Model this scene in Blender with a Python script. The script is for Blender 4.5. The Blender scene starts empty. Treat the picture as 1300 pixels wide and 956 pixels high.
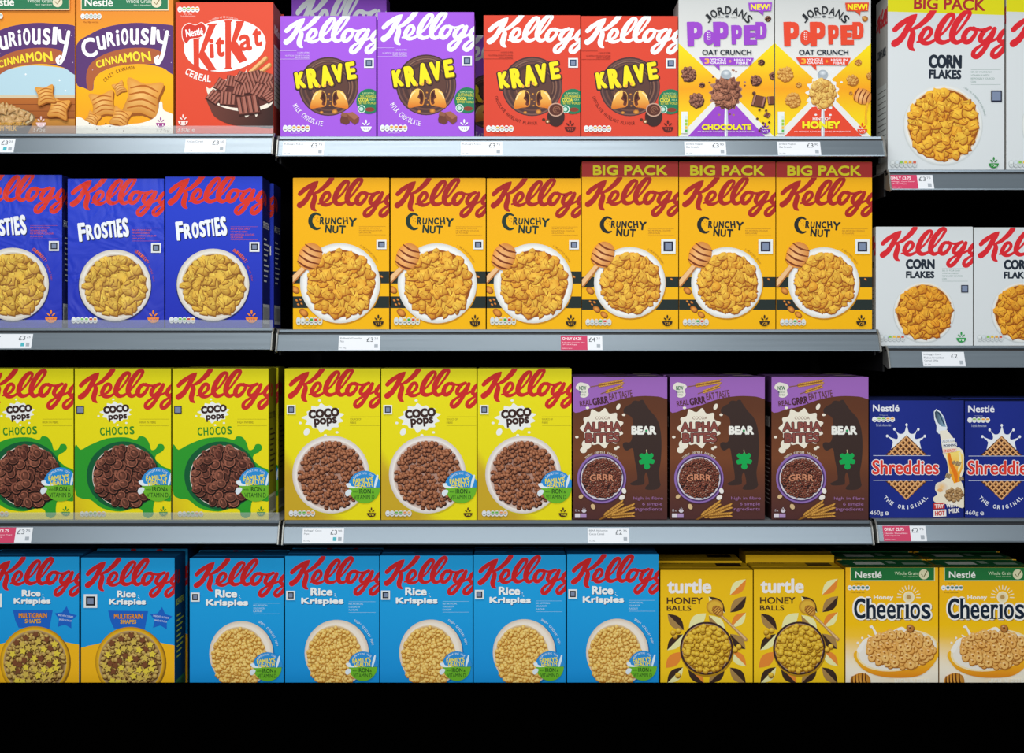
import bpy, bmesh, math, random
from mathutils import Vector, Matrix
from mathutils.geometry import tessellate_polygon

# ------------------------------------------------------------------ scale
S = 0.19 / 122.0            # metres per photo pixel on the plane of the box fronts
D = 2.2                     # camera distance to that plane
HX, HY = 650.0, 433.0       # optical axis in the photo
CAMZ = 1.25
BOXD = 0.07
C = bpy.context.scene.collection

def P(px, py, y=0.0):
    k = (D + y) / D
    return Vector(((px - HX) * S * k, y, CAMZ + (HY - py) * S * k))

def lin(c):
    if isinstance(c, str):
        c = c.lstrip('#')
        c = tuple(int(c[i:i + 2], 16) / 255 for i in (0, 2, 4))
    return tuple((v / 12.92 if v <= 0.04045 else ((v + 0.055) / 1.055) ** 2.4) for v in c)

def mix(a, b, t):
    t = max(0, min(1, t))
    return tuple(a[i] * (1 - t) + b[i] * t for i in range(3))

# ------------------------------------------------------------------ materials
def base_mat(name, rough=0.5, metal=0.0, col=(1, 1, 1), spec=0.5):
    m = bpy.data.materials.new(name); m.use_nodes = True
    b = m.node_tree.nodes['Principled BSDF']
    b.inputs['Roughness'].default_value = rough
    b.inputs['Metallic'].default_value = metal
    b.inputs['Base Color'].default_value = (*col, 1)
    b.inputs['Specular IOR Level'].default_value = spec
    return m, m.node_tree, b

def card_mat(name='printed_card'):
    m, nt, b = base_mat(name, 0.5, 0, spec=0.16)
    a = nt.nodes.new('ShaderNodeAttribute'); a.attribute_name = 'Col'
    nt.links.new(a.outputs['Color'], b.inputs['Base Color'])
    n = nt.nodes.new('ShaderNodeTexNoise'); n.inputs['Scale'].default_value = 9
    n.inputs['Detail'].default_value = 2
    tc = nt.nodes.new('ShaderNodeTexCoord')
    nt.links.new(tc.outputs['Object'], n.inputs['Vector'])
    bp = nt.nodes.new('ShaderNodeBump'); bp.inputs['Strength'].default_value = 0.12
    bp.inputs['Distance'].default_value = 0.006
    nt.links.new(n.outputs['Fac'], bp.inputs['Height'])
    nt.links.new(bp.outputs['Normal'], b.inputs['Normal'])
    return m
CARD = card_mat()

def crinkle_mat():
    m = card_mat('creased_printed_card')
    nt = m.node_tree
    for n in nt.nodes:
        if n.type == 'TEX_NOISE': n.inputs['Scale'].default_value = 14; n.inputs['Distortion'].default_value = 1.5
        if n.type == 'BUMP': n.inputs['Strength'].default_value = 0.5; n.inputs['Distance'].default_value = 0.012
        if n.type == 'BSDF_PRINCIPLED': n.inputs['Roughness'].default_value = 0.42; n.inputs['Specular IOR Level'].default_value = .25
    return m
CRINKLE = crinkle_mat()

def metal_mat(name, col, rough, metal=0.6, streak=0.12):
    m, nt, b = base_mat(name, rough, metal, col)
    tc = nt.nodes.new('ShaderNodeTexCoord'); mp = nt.nodes.new('ShaderNodeMapping')
    mp.inputs['Scale'].default_value = (1.2, 60, 60)
    n = nt.nodes.new('ShaderNodeTexNoise'); n.inputs['Scale'].default_value = 3
    r = nt.nodes.new('ShaderNodeMapRange')
    r.inputs['To Min'].default_value = rough - streak; r.inputs['To Max'].default_value = rough + streak
    nt.links.new(tc.outputs['Object'], mp.inputs['Vector']); nt.links.new(mp.outputs['Vector'], n.inputs['Vector'])
    nt.links.new(n.outputs['Fac'], r.inputs['Value']); nt.links.new(r.outputs['Result'], b.inputs['Roughness'])
    return m
RAIL = metal_mat('brushed_grey_rail', lin('#828e97'), 0.33, 0.6, .06)
RAILD = metal_mat('rail_groove', lin('#3c3f42'), 0.5, 0.5)
DECK = metal_mat('shelf_steel', lin('#8a8d90'), 0.5, 0.3)
CAPM = metal_mat('end_cap_metal', lin('#9b9c98'), 0.4, 0.7)
BLACK, _, _ = base_mat('matt_black', 0.9, 0, (0.0016, 0.0015, 0.0017), 0.1)
PITCH, _, _ = base_mat('flat_black_board', 1.0, 0, (0.0003, 0.0003, 0.0003), 0.0)
DARK, _, _ = base_mat('dark_painted_steel', 0.6, 0.0, (0.006, 0.006, 0.007), 0.3)

def clear_mat():
    m = bpy.data.materials.new('clear_plastic'); m.use_nodes = True
    nt = m.node_tree; nt.nodes.clear()
    o = nt.nodes.new('ShaderNodeOutputMaterial'); mx = nt.nodes.new('ShaderNodeMixShader')
    t = nt.nodes.new('ShaderNodeBsdfTransparent'); g = nt.nodes.new('ShaderNodeBsdfPrincipled')
    g.inputs['Base Color'].default_value = (.75, .78, .8, 1); g.inputs['Roughness'].default_value = .15
    t.inputs['Color'].default_value = (.93, .94, .94, 1)
    mx.inputs[0].default_value = 0.16
    nt.links.new(t.outputs[0], mx.inputs[1]); nt.links.new(g.outputs[0], mx.inputs[2]); nt.links.new(mx.outputs[0], o.inputs[0])
    return m
CLEAR = clear_mat()

# ------------------------------------------------------------------ glyph meshes
_gc = {}
def glyphs(s, bold=0.0, space=1.0):
    k = (s, round(bold, 4), space)
    if k in _gc: return _gc[k]
    cu = bpy.data.curves.new('t', 'FONT'); cu.body = s
    cu.dimensions = '2D'; cu.fill_mode = 'BOTH'; cu.resolution_u = 4
    cu.offset = bold; cu.space_character = space
    ob = bpy.data.objects.new('t', cu); C.objects.link(ob)
    dg = bpy.context.evaluated_depsgraph_get()
    me = bpy.data.meshes.new_from_object(ob.evaluated_get(dg))
    me.calc_loop_triangles()
    vs = [(v.co.x, v.co.y) for v in me.vertices]
    tr = [tuple(t.vertices) for t in me.loop_triangles]
    bpy.data.objects.remove(ob); bpy.data.curves.remove(cu); bpy.data.meshes.remove(me)
    if vs:
        bb = (min(v[0] for v in vs), min(v[1] for v in vs), max(v[0] for v in vs), max(v[1] for v in vs))
    else: bb = (0, 0, 1, 1)
    _gc[k] = (vs, tr, bb)
    return _gc[k]

def catmull(pts, n=6, closed=False):
    out = []; L = len(pts)
    rng = range(L) if closed else range(L - 1)
    for i in rng:
        if closed: p = [pts[(i - 1) % L], pts[i], pts[(i + 1) % L], pts[(i + 2) % L]]
        else: p = [pts[max(i - 1, 0)], pts[i], pts[i + 1], pts[min(i + 2, L - 1)]]
        for j in range(n):
            t = j / n
            out.append(tuple(0.5 * ((2 * p[1][k]) + (-p[0][k] + p[2][k]) * t + (2 * p[0][k] - 5 * p[1][k] + 4 * p[2][k] - p[3][k]) * t * t
                             + (-p[0][k] + 3 * p[1][k] - 3 * p[2][k] + p[3][k]) * t ** 3) for k in range(len(p[0]))))
    if not closed: out.append(tuple(pts[-1]))
    return out

KELLOGG = [
 [(82, 238, 30), (135, 188, 33), (205, 140, 30), (262, 104, 24), (312, 80, 9)],
 [(312, 80, 9), (282, 128, 27), (232, 195, 36), (190, 268, 35), (140, 338, 38), (80, 382, 42)],
 [(490, 40, 36), (440, 105, 36), (385, 158, 31), (325, 205, 26), (262, 232, 15)],
 [(245, 222, 20), (272, 268, 32), (260, 330, 37), (245, 385, 37), (255, 428, 30), (285, 450, 13)],
 [(318, 364, 12), (372, 352, 16), (432, 315, 21), (464, 262, 24), (448, 222, 24), (408, 228, 26), (372, 278, 30), (354, 328, 32), (378, 368, 30), (430, 378, 24), (485, 355, 18), (530, 315, 14)],
 [(500, 345, 14), (590, 270, 15), (660, 185, 17), (702, 105, 22), (684, 78, 24), (640, 98, 30), (575, 180, 36), (535, 270, 38), (532, 335, 36), (570, 368, 30), (625, 362, 22), (680, 330, 16)],
 [(680, 330, 14), (760, 240, 16), (832, 145, 18), (872, 70, 24), (850, 48, 26), (800, 78, 32), (730, 170, 37), (690, 262, 38), (690, 335, 36), (730, 370, 28), (785, 350, 20), (830, 320, 14)],
 [(920, 232, 24), (872, 226, 24), (830, 262, 30), (806, 318, 33), (820, 360, 32), (862, 360, 28), (910, 312, 24), (936, 255, 22), (915, 226, 22)],
 [(910, 215, 16), (965, 238, 17), (1020, 238, 19), (1085, 215, 20)],
 [(1090, 218, 20), (1040, 240, 24), (995, 290, 30), (980, 340, 30), (1010, 365, 26), (1060, 325, 20), (1120, 245, 24)],
 [(1132, 228, 26), (1105, 300, 27), (1058, 385, 27), (1000, 470, 29), (945, 517, 29), (908, 505, 28), (915, 460, 24), (970, 412, 18), (1045, 375, 16), (1125, 345, 16), (1200, 300, 16)],
 [(1290, 218, 20), (1240, 240, 24), (1195, 290, 30), (1180, 340, 30), (1210, 365, 26), (1260, 325, 20), (1320, 245, 24)],
 [(1332, 228, 26), (1305, 300, 27), (1258, 385, 27), (1200, 470, 29), (1145, 517, 29), (1108, 505, 28), (1115, 460, 24), (1170, 412, 18), (1245, 375, 16)],
 [(1325, 345, 16), (1380, 300, 18), (1430, 240, 24), (1460, 300, 30), (1450, 360, 30), (1390, 370, 26)],
]

# ------------------------------------------------------------------ the packaging artwork
class Art:
    """flat printed shapes collected per part; coordinates are those of a working sheet (ox, oy, zs) mapped on a box of w x h pixels"""
    def __init__(s, zs, rx, ry, x0, y0, x1, y1, seed=1):
        s.zs, s.ox, s.oy = zs, rx - x0, ry - y0
        s.w, s.h = x1 - x0, y1 - y0
        s.parts = {}; s.part = 'front_artwork'; s.z = 0.00012; s.face = 'F'; s.noclip = None
        s.r = random.Random(seed); s.body = {}
    def L(s, x, y): return (x / s.zs + s.ox, y / s.zs + s.oy)
    def step(s, d=0.9e-5): s.z += d
    def on(s, part): s.part = part
    def rect(s):
        if s.face == 'F': return (0, 0, s.w, s.h)
        if s.face == 'T': return (0, 0, s.w, BOXD / S)
        return (0, 0, BOXD / S, s.h)
    def emit(s, poly):            # poly: list of (x, y, r, g, b) local, convex
        X0, Y0, X1, Y1 = s.rect()
        if s.noclip:
            a = s.noclip; X0, Y0, X1, Y1 = max(X0, a[0]), max(Y0, a[1]), min(X1, a[2]), min(Y1, a[3])
        xs = [p[0] for p in poly]; ys = [p[1] for p in poly]
        if max(xs) <= X0 or min(xs) >= X1 or max(ys) <= Y0 or min(ys) >= Y1: return
        if min(xs) < X0 or max(xs) > X1 or min(ys) < Y0 or max(ys) > Y1:
            for ax, lim, sg in ((0, X0, 1), (0, X1, -1), (1, Y0, 1), (1, Y1, -1)):
                out = []
                for i in range(len(poly)):
                    a, b = poly[i], poly[(i + 1) % len(poly)]
                    da, db = (a[ax] - lim) * sg, (b[ax] - lim) * sg
                    if da >= 0: out.append(a)
                    if (da > 0 and db < 0) or (da < 0 and db > 0):
                        t = da / (da - db); out.append(tuple(a[k] + (b[k] - a[k]) * t for k in range(5)))
                poly = out
                if len(poly) < 3: return
        s.parts.setdefault(s.part, []).append((s.face, s.z, poly))
    def tri(s, pts, tris, col):
        lp = [s.L(*p[:2]) for p in pts]
        f = col if callable(col) else None
        cc = [f(p[0], p[1]) if f else col for p in pts]
        for t in tris: s.emit([(lp[i][0], lp[i][1], *cc[i]) for i in t])
    # ---- primitives
    def poly(s, pts, col, step=True):
        if step: s.step()
        t = tessellate_polygon([[Vector((p[0], p[1], 0)) for p in pts]])
        s.tri(pts, t, col if callable(col) else lin(col))
    def blob(s, pts, col, n=5): s.poly(catmull(pts, n, True), col)
    def box(s, x0, y0, x1, y1, col, rot=0):
        cx, cy = (x0 + x1) / 2, (y0 + y1) / 2; a = math.radians(rot); ca, sa = math.cos(a), math.sin(a)
        s.poly([(cx + (x - cx) * ca - (y - cy) * sa, cy + (x - cx) * sa + (y - cy) * ca) for x, y in ((x0, y0), (x1, y0), (x1, y1), (x0, y1))], col)
    def grid(s, x0, y0, x1, y1, fn, nx=4, ny=8):
        s.step()
        for i in range(nx):
            for j in range(ny):
                q = [(x0 + (x1 - x0) * (i + a) / nx, y0 + (y1 - y0) * (j + b) / ny) for a, b in ((0, 0), (1, 0), (1, 1), (0, 1))]
                s.tri(q, [(0, 1, 2, 3)], fn)
    def ell(s, cx, cy, rx, ry=None, col='#ffffff', rot=0, n=26, edge=None, r0=0.0, ds=0.9e-5):
        """ellipse fan; edge = rim colour, r0 = part of the radius that keeps the centre colour"""
        ry = ry or rx; s.step(ds); a = math.radians(rot); ca, sa = math.cos(a), math.sin(a)
        c = lin(col) if isinstance(col, str) else col
        e = (lin(edge) if isinstance(edge, str) else edge) if edge else c
        def ring(k): return [(cx + rx * k * math.cos(t) * ca - ry * k * math.sin(t) * sa, cy + rx * k * math.cos(t) * sa + ry * k * math.sin(t) * ca) for t in [2 * math.pi * i / n for i in range(n)]]
        o = [s.L(*p) for p in ring(1)]
        if r0 > 0:
            q = [s.L(*p) for p in ring(r0)]
            s.emit([(*p, *c) for p in q])
            for i in range(n):
                j = (i + 1) % n; s.emit([(*q[i], *c), (*o[i], *e), (*o[j], *e), (*q[j], *c)])
        elif edge:
            m = s.L(cx, cy)
            for i in range(n): s.emit([(*m, *c), (*o[i], *e), (*o[(i + 1) % n], *e)])
        else: s.emit([(*p, *c) for p in o])
    def ring(s, cx, cy, r, wd, col, ry=None, a0=0, a1=360, rot=0, n=28):
        ry = ry or r; pts = []
        for i in range(n + 1):
            t = math.radians(a0 + (a1 - a0) * i / n); x, y = r * math.cos(t), -ry * math.sin(t); q = math.radians(rot)
            pts.append((cx + x * math.cos(q) - y * math.sin(q), cy + x * math.sin(q) + y * math.cos(q), wd))
        s.stroke(pts, col, smooth=0)
    def stroke(s, pts, col, smooth=5, f=None, wd=0):
        s.step(); c = lin(col) if isinstance(col, str) else col
        if smooth: pts = catmull(pts, smooth)
        if f: pts = [f(*p) for p in pts]
        m = len(pts); off = []
        for i in range(m):
            xa, ya = pts[max(i - 1, 0)][:2]; xb, yb = pts[min(i + 1, m - 1)][:2]
            dx, dy = xb - xa, yb - ya; l = math.hypot(dx, dy) or 1e-6; w = pts[i][2] + wd
            off.append(((pts[i][0] - dy / l * w, pts[i][1] + dx / l * w), (pts[i][0] + dy / l * w, pts[i][1] - dx / l * w)))
        for i in range(m - 1):
            s.z += 1.0e-6
            s.emit([(*s.L(*q), *c) for q in (off[i][0], off[i + 1][0], off[i + 1][1], off[i][1])])
        for k in (0, m - 1):
            x, y, w = pts[k]; w += wd; n = 12; s.z += 1.0e-6
            s.emit([(*s.L(x + w * math.cos(2 * math.pi * i / n), y + w * math.sin(2 * math.pi * i / n)), *c) for i in range(n)])
    # ---- lettering
    def text(s, t, x0, y0, x1, y1, col, bold=0.0, rot=0, out=None, outw=0.03, warp=None, shear=0.0, space=1.0):
        vs0, tr0, bb = glyphs(t, 0.0, space)
        if not vs0: return
        H = y1 - y0; d = bold * H * .8
        d = min(d, (x1 - x0) * .2)
        if d / s.zs < .12: d = 0
        sx, sy = (x1 - x0 - 2 * d) / max(bb[2] - bb[0], 1e-6), (H - 2 * d) / max(bb[3] - bb[1], 1e-6)
        cx, cy = (x0 + x1) / 2, (y0 + y1) / 2; a = math.radians(rot); ca, sa = math.cos(a), math.sin(a)
        def m(v, ox, oy):
            x = x0 + d + (v[0] - bb[0]) * sx + ox; y = y1 - d - (v[1] - bb[1]) * sy + oy
            x += shear * (cy - y)
            if warp: x, y = warp(x, y)
            dx, dy = x - cx, y - cy
            return (cx + dx * ca - dy * sa, cy + dx * sa + dy * ca)
        def stamp(e, c):
            s.step(); n = 0 if e <= 0 else (4 if e / s.zs < .45 else (8 if e / s.zs < 1.1 else 12))
            for k in range(n): 
                t_ = 2 * math.pi * (k + .5) / n; s.tri([m(v, e * math.cos(t_), e * math.sin(t_)) for v in vs0], tr0, c); s.z += 1.0e-6
            if n == 0 or n == 12: s.tri([m(v, 0, 0) for v in vs0], tr0, c); s.z += 1.0e-6
        if out:
            for oc, ow in (out if isinstance(out, list) else [(out, outw)]): stamp(d + ow * H * .45, lin(oc))
        stamp(d, lin(col))
    def letters(s, lst, col, bold=0.02, out=None, outw=0.03, rot=0):
                for t in lst: s.text(t[0], *t[1:5], col, bold, rot=t[5] if len(t) > 5 else rot)
    def arct(s, t, cx, cy, r, a0, a1, h, col, bold=0.015, below=False, fit=0.8):
        """letters spread on a circle between two angles (degrees, anticlockwise from the right)"""
        n = len(t)
        for i, ch in enumerate(t):
            if ch == ' ': continue
            a = math.radians(a0 + (a1 - a0) * (i + .5) / n)
            x, y = cx + r * math.cos(a), cy - r * math.sin(a)
            wd = abs(math.radians(a1 - a0)) * r / n * fit * (0.35 if ch in "I'.,il!" else 1)
            rot = 90 - math.degrees(a) if not below else -90 - math.degrees(a)
            s.text(ch, x - wd / 2, y - h / 2, x + wd / 2, y + h / 2, col, bold, rot=rot)
    def kellogg(s, col, ytop=0.0, x0=0.0, part='brand_lettering', wd=0):
        """the big script brand name over the full width, in local pixels"""
        p = s.part; s.on(part); k = s.w / 1225.0
        def f(x, y, w): lx, ly = (x - 25) * k + x0, (y - 35) * k + ytop; return ((lx - s.ox) * s.zs, (ly - s.oy) * s.zs, w * .91 * k * s.zs)
        z = s.z
        for st in KELLOGG: s.z = z; s.stroke(st, col, f=f, smooth=4, wd=wd)
        s.on(p)
    # ---- recurring printed bits
    def nutri(s, x0, y0, x1, y1, n=6, cols=('#e8ecec', '#dfe8ee', '#7cba5a', '#e0a040', '#c84838', '#e0a860'), bg='#eef0ee'):
        p = s.part; s.on('nutrition_panel'); w = (x1 - x0) / n; h = y1 - y0
        s.step(); z = s.z
        for i in range(n):
            s.z = z; cx = x0 + w * (i + .5)
            s.ell(cx, (y0 + y1) / 2, w * .56, h * .5, bg, n=12)
        for i in range(n):
            s.z = z + 1.2e-5; cx = x0 + w * (i + .5)
            s.box(cx - w * .34, y0 + h * .2, cx + w * .34, y0 + h * .5, cols[i % len(cols)])
            s.box(cx - w * .25, y0 + h * .62, cx + w * .25, y0 + h * .75, '#8a8f90')
        s.on(p)
    def nestle_nutri(s, x0, y0, x1, y1):
        s.nutri(x0, y0, x1, y1, 5, ('#e9eeee', '#9cc46a', '#8cbc5e', '#e8a84a', '#e8a84a'))
    def vit(s, cx, cy, r, col, tx='V10', tcol='#ffffff'):
        p = s.part; s.on('vitamin_symbol'); s.step()
        s.poly([(cx - r, cy - r * .25), (cx + r, cy - r * .25)] + [(cx + r * math.cos(a), cy - r * .25 + r * .95 * math.sin(a)) for a in [math.pi * i / 10 for i in range(1, 10)]], col)
        s.text(tx, cx - r * .55, cy - r * .05, cx + r * .55, cy + r * .4, tcol, 0.02)
        s.ell(cx, cy - r * 1.15, r * .17, r * .38, col, n=10)
        for q in (-1, 1): s.ell(cx + q * r * .42, cy - r * .7, r * .13, r * .36, col, rot=q * 48, n=10)
        s.on(p)
    def code(s, x0, y0, x1, y1, col='#1d2440', white=True):
        p = s.part; s.on('blank_label')
        if white: s.box(x0, y0, x1, y1, '#e8ecec')
        d = (x1 - x0) * (.16 if white else 0); s.box(x0 + d, y0 + d, x1 - d, y1 - d, col)
        d += (x1 - x0) * .12; s.box(x0 + d, y0 + d, x1 - d, y1 - d, '#7d8ba6')
        s.on(p)
    def claims(s, x, y, lines, h, col, rule=None, rl=None, gap=1.6):
        p = s.part; s.on('small_print')
        for i, t in enumerate(lines):
            w = len(t) * h * .78; s.text(t, x, y + i * h * gap, x + w, y + i * h * gap + h, col, 0.01)
        if rule:
            rl = rl or (x, x + 120)
            for yy in (y - h * 1.1, y + (len(lines) - 1) * h * gap + h * 2): s.box(rl[0], yy, rl[1], yy + h * .12, rule)
        s.on(p)
    def badge(s, cx, cy, r):
        """round family health badge: blue top, green bottom"""
        p = s.part; s.on('health_badge')
        s.poly([(cx - r, cy + r * .1)] + [(cx + r * 1.02 * math.cos(a), cy + r * .1 - r * 1.02 * math.sin(a)) for a in [math.pi * (1 - i / 14) for i in range(15)]], '#2b8fd6')
        s.poly([(cx + r * .95 * math.cos(a), cy + r * .12 + r * .95 * math.sin(a)) for a in [math.pi * i / 14 for i in range(15)]], '#6cb52a')
        s.blob([(cx - r * 1.15, cy - r * .1), (cx - r * .9, cy - r * .15), (cx - r * .8, cy + r * .02), (cx - r * .3, cy + r * .12), (cx - r * .95, cy + r * .14)], '#e6f0f6', 4)
        s.blob([(cx - r * 1.2, cy + r * .45), (cx - r * 1.05, cy + r * .25), (cx - r * .8, cy + r * .3), (cx - r * .9, cy + r * .55), (cx - r * 1.1, cy + r * .65)], '#dfeaf0', 4)
        s.stroke([(cx + r * .62, cy + r * .08, r * .05), (cx + r * .72, cy - r * .3, r * .08), (cx + r * .8, cy - r * .62, r * .05)], '#dcecf6')
        s.arct("SUPPORTING YOUR", cx, cy + r * .1, r * .86, 142, 50, r * .12, '#eaf4fa', 0.01)
        s.text("FAMILY'S", cx - r * .72, cy - r * .48, cx + r * .52, cy - r * .16, '#f4e23a', .045, rot=-5)
        s.text("HEALTH", cx - r * .6, cy - r * .18, cx + r * .48, cy + r * .1, '#f4e23a', .045, rot=-5)
        s.text("with", cx - r * .72, cy + r * .3, cx - r * .42, cy + r * .42, '#245a1a', .0)
        s.text("IRON", cx - r * .34, cy + r * .2, cx + r * .38, cy + r * .48, '#1f4a1a', .03)
        s.text("&", cx + r * .45, cy + r * .3, cx + r * .58, cy + r * .46, '#1f4a1a', .0)
        s.text("VITAMIN D", cx - r * .66, cy + r * .56, cx + r * .6, cy + r * .82, '#1f4a1a', .02)
        s.on(p)
    def scatter(s, cx, cy, rx, ry, n, size, clip=None):
        pts = []; tries = 0; d = size
        while len(pts) < n and tries < n * 60:
            tries += 1; a = s.r.uniform(0, 2 * math.pi); q = math.sqrt(s.r.random())
            x, y = cx + rx * q * math.cos(a), cy + ry * q * math.sin(a)
            if clip and not clip(x, y): continue
            if all((x - u) ** 2 + (y - v) ** 2 > d * d for u, v in pts[-200:]): pts.append((x, y))
            elif tries % 40 == 0: d *= .96
        return pts
    def fan(s, cx, cy, pts, c, e, hx=0, hy=0):
        m = s.L(cx + hx, cy + hy); o = [s.L(*p) for p in pts]; n = len(o)
        for i in range(n): s.emit([(*m, *c), (*o[i], *e[i]), (*o[(i + 1) % n], *e[(i + 1) % n])])
    def flakes(s, cx, cy, rx, ry, n, size, hi='#f8c24a', mid='#e08a1e', lo='#8a4210', clip=None, curl=.55, gap=.55):
        H, M, Lo = lin(hi), lin(mid), lin(lo); r = s.r; W = tuple(min(1, v * 1.35 + .02) for v in H)
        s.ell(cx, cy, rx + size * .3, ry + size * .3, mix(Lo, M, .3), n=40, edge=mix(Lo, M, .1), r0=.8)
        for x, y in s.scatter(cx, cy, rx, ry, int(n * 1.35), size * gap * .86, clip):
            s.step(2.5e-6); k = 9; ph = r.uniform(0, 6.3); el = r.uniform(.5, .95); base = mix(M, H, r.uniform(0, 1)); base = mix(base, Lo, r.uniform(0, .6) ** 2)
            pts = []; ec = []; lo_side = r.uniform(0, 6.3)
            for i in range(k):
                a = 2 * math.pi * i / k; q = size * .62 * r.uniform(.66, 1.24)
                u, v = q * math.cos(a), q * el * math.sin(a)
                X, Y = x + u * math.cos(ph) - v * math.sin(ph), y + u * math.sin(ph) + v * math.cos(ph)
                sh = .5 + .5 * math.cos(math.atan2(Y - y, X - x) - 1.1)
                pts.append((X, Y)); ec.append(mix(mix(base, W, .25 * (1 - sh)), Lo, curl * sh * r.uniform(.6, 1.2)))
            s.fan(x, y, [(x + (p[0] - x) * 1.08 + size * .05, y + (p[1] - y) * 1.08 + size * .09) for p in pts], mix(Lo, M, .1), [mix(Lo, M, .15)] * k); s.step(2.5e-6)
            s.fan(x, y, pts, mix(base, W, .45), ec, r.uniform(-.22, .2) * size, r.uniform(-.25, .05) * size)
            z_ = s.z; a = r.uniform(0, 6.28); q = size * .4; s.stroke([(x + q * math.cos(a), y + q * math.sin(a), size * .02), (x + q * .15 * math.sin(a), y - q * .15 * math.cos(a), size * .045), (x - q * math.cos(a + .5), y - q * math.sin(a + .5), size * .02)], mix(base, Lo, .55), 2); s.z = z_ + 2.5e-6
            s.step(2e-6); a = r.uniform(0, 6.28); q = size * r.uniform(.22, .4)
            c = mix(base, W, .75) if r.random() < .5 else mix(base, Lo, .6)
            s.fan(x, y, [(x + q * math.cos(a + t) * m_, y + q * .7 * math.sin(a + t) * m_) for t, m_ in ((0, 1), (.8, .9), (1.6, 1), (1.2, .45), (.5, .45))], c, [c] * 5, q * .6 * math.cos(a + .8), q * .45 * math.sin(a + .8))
    def balls(s, cx, cy, rx, ry, n, size, hi, mid, lo, el=1.0, gap=.8, clip=None, bg=True):
        H, M, Lo = lin(hi), lin(mid), lin(lo); r = s.r
        if bg: s.ell(cx, cy, rx + size * .3, ry + size * .3, mix(Lo, M, .2), n=40)
        for x, y in s.scatter(cx, cy, rx, ry, n, size * gap, clip):
            base = mix(M, H, r.uniform(0, .5)); rot = r.uniform(0, 180); k = el if el == 1 else r.uniform(el, 1)
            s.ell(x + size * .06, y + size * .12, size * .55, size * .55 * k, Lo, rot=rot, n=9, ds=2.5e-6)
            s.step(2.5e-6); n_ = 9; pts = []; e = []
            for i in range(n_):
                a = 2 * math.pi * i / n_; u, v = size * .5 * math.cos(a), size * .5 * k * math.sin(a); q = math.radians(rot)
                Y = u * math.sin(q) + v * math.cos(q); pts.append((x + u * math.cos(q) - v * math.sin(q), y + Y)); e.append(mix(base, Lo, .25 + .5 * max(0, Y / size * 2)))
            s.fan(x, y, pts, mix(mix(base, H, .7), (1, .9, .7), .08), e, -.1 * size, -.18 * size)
    def cups(s, cx, cy, rx, ry, n, size, hi, mid, lo, gap=.7):
        H, M, Lo = lin(hi), lin(mid), lin(lo); r = s.r
        s.ell(cx, cy, rx + size * .2, ry + size * .2, Lo, n=40)
        for x, y in s.scatter(cx, cy, rx, ry, n, size * gap):
            el = r.uniform(.62, 1); rot = r.uniform(0, 180); b = mix(M, H, r.uniform(0, .6)); b = mix(b, Lo, r.uniform(0, .5)); k = size * r.uniform(.85, 1.1)
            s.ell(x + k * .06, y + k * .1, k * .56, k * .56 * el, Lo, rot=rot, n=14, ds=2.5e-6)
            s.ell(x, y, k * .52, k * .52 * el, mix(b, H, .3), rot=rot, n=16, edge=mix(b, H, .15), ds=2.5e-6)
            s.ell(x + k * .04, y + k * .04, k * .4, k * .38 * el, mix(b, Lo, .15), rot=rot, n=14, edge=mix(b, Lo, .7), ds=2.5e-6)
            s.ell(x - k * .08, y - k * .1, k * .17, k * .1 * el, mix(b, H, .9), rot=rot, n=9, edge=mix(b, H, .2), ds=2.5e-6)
    def rings(s, cx, cy, rx, ry, n, size, hi, mid, lo, gap=.8, clip=None, bg=True):
        H, M, Lo = lin(hi), lin(mid), lin(lo); r = s.r
        if bg: s.ell(cx, cy, rx + size * .3, ry + size * .3, Lo, n=40)
        for x, y in s.scatter(cx, cy, rx, ry, n, size * gap, clip):
            el = r.uniform(.7, 1); rot = r.uniform(0, 180); b = mix(M, H, r.uniform(0, .7))
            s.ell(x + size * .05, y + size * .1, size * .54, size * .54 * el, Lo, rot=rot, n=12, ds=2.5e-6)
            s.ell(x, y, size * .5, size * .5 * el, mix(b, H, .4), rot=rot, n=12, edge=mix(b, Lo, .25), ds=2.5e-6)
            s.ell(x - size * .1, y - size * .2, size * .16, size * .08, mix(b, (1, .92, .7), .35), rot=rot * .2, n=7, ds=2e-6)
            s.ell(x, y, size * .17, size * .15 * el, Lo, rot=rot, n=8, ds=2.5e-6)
    def cluster(s, cx, cy, r, cols, n=22):
        s.ell(cx + r * .08, cy + r * .12, r * .8, r * .78, cols[2], n=12)
        s.balls(cx, cy, r * .72, r * .7, n, r * .42, cols[0], cols[1], cols[2], .6, gap=.55, bg=False)
    def pillow(s, cx, cy, sz, rot, hi='#f4c070', mid='#e39a3c', lo='#9a5418'):
        """a toasted cereal square with swirled stripes"""
        q = math.radians(rot)
        def R(x, y): return (cx + x * math.cos(q) - y * math.sin(q), cy + x * math.sin(q) + y * math.cos(q))
        o = catmull([R(sz * x, sz * y) for x, y in ((-.55, -.55), (0, -.44), (.55, -.55), (.45, 0), (.55, .55), (0, .46), (-.55, .55), (-.46, 0))], 4, True)
        s.step(); s.fan(cx, cy, [(p[0] + sz * .05, p[1] + sz * .08) for p in o], lin(lo), [lin(lo)] * len(o)); s.step()
        s.fan(cx, cy, o, lin(hi), [mix(lin(mid), lin(lo), .35 if p[1] > cy else .05) for p in o], -sz * .1, -sz * .12)
        for k in (-.3, -.1, .12, .32):
            s.stroke([(*R(sz * -.42, sz * (k + .05)), sz * .02), (*R(0, sz * (k - .08)), sz * .03), (*R(sz * .42, sz * (k + .04)), sz * .02)], '#b8651c', 4)
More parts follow.
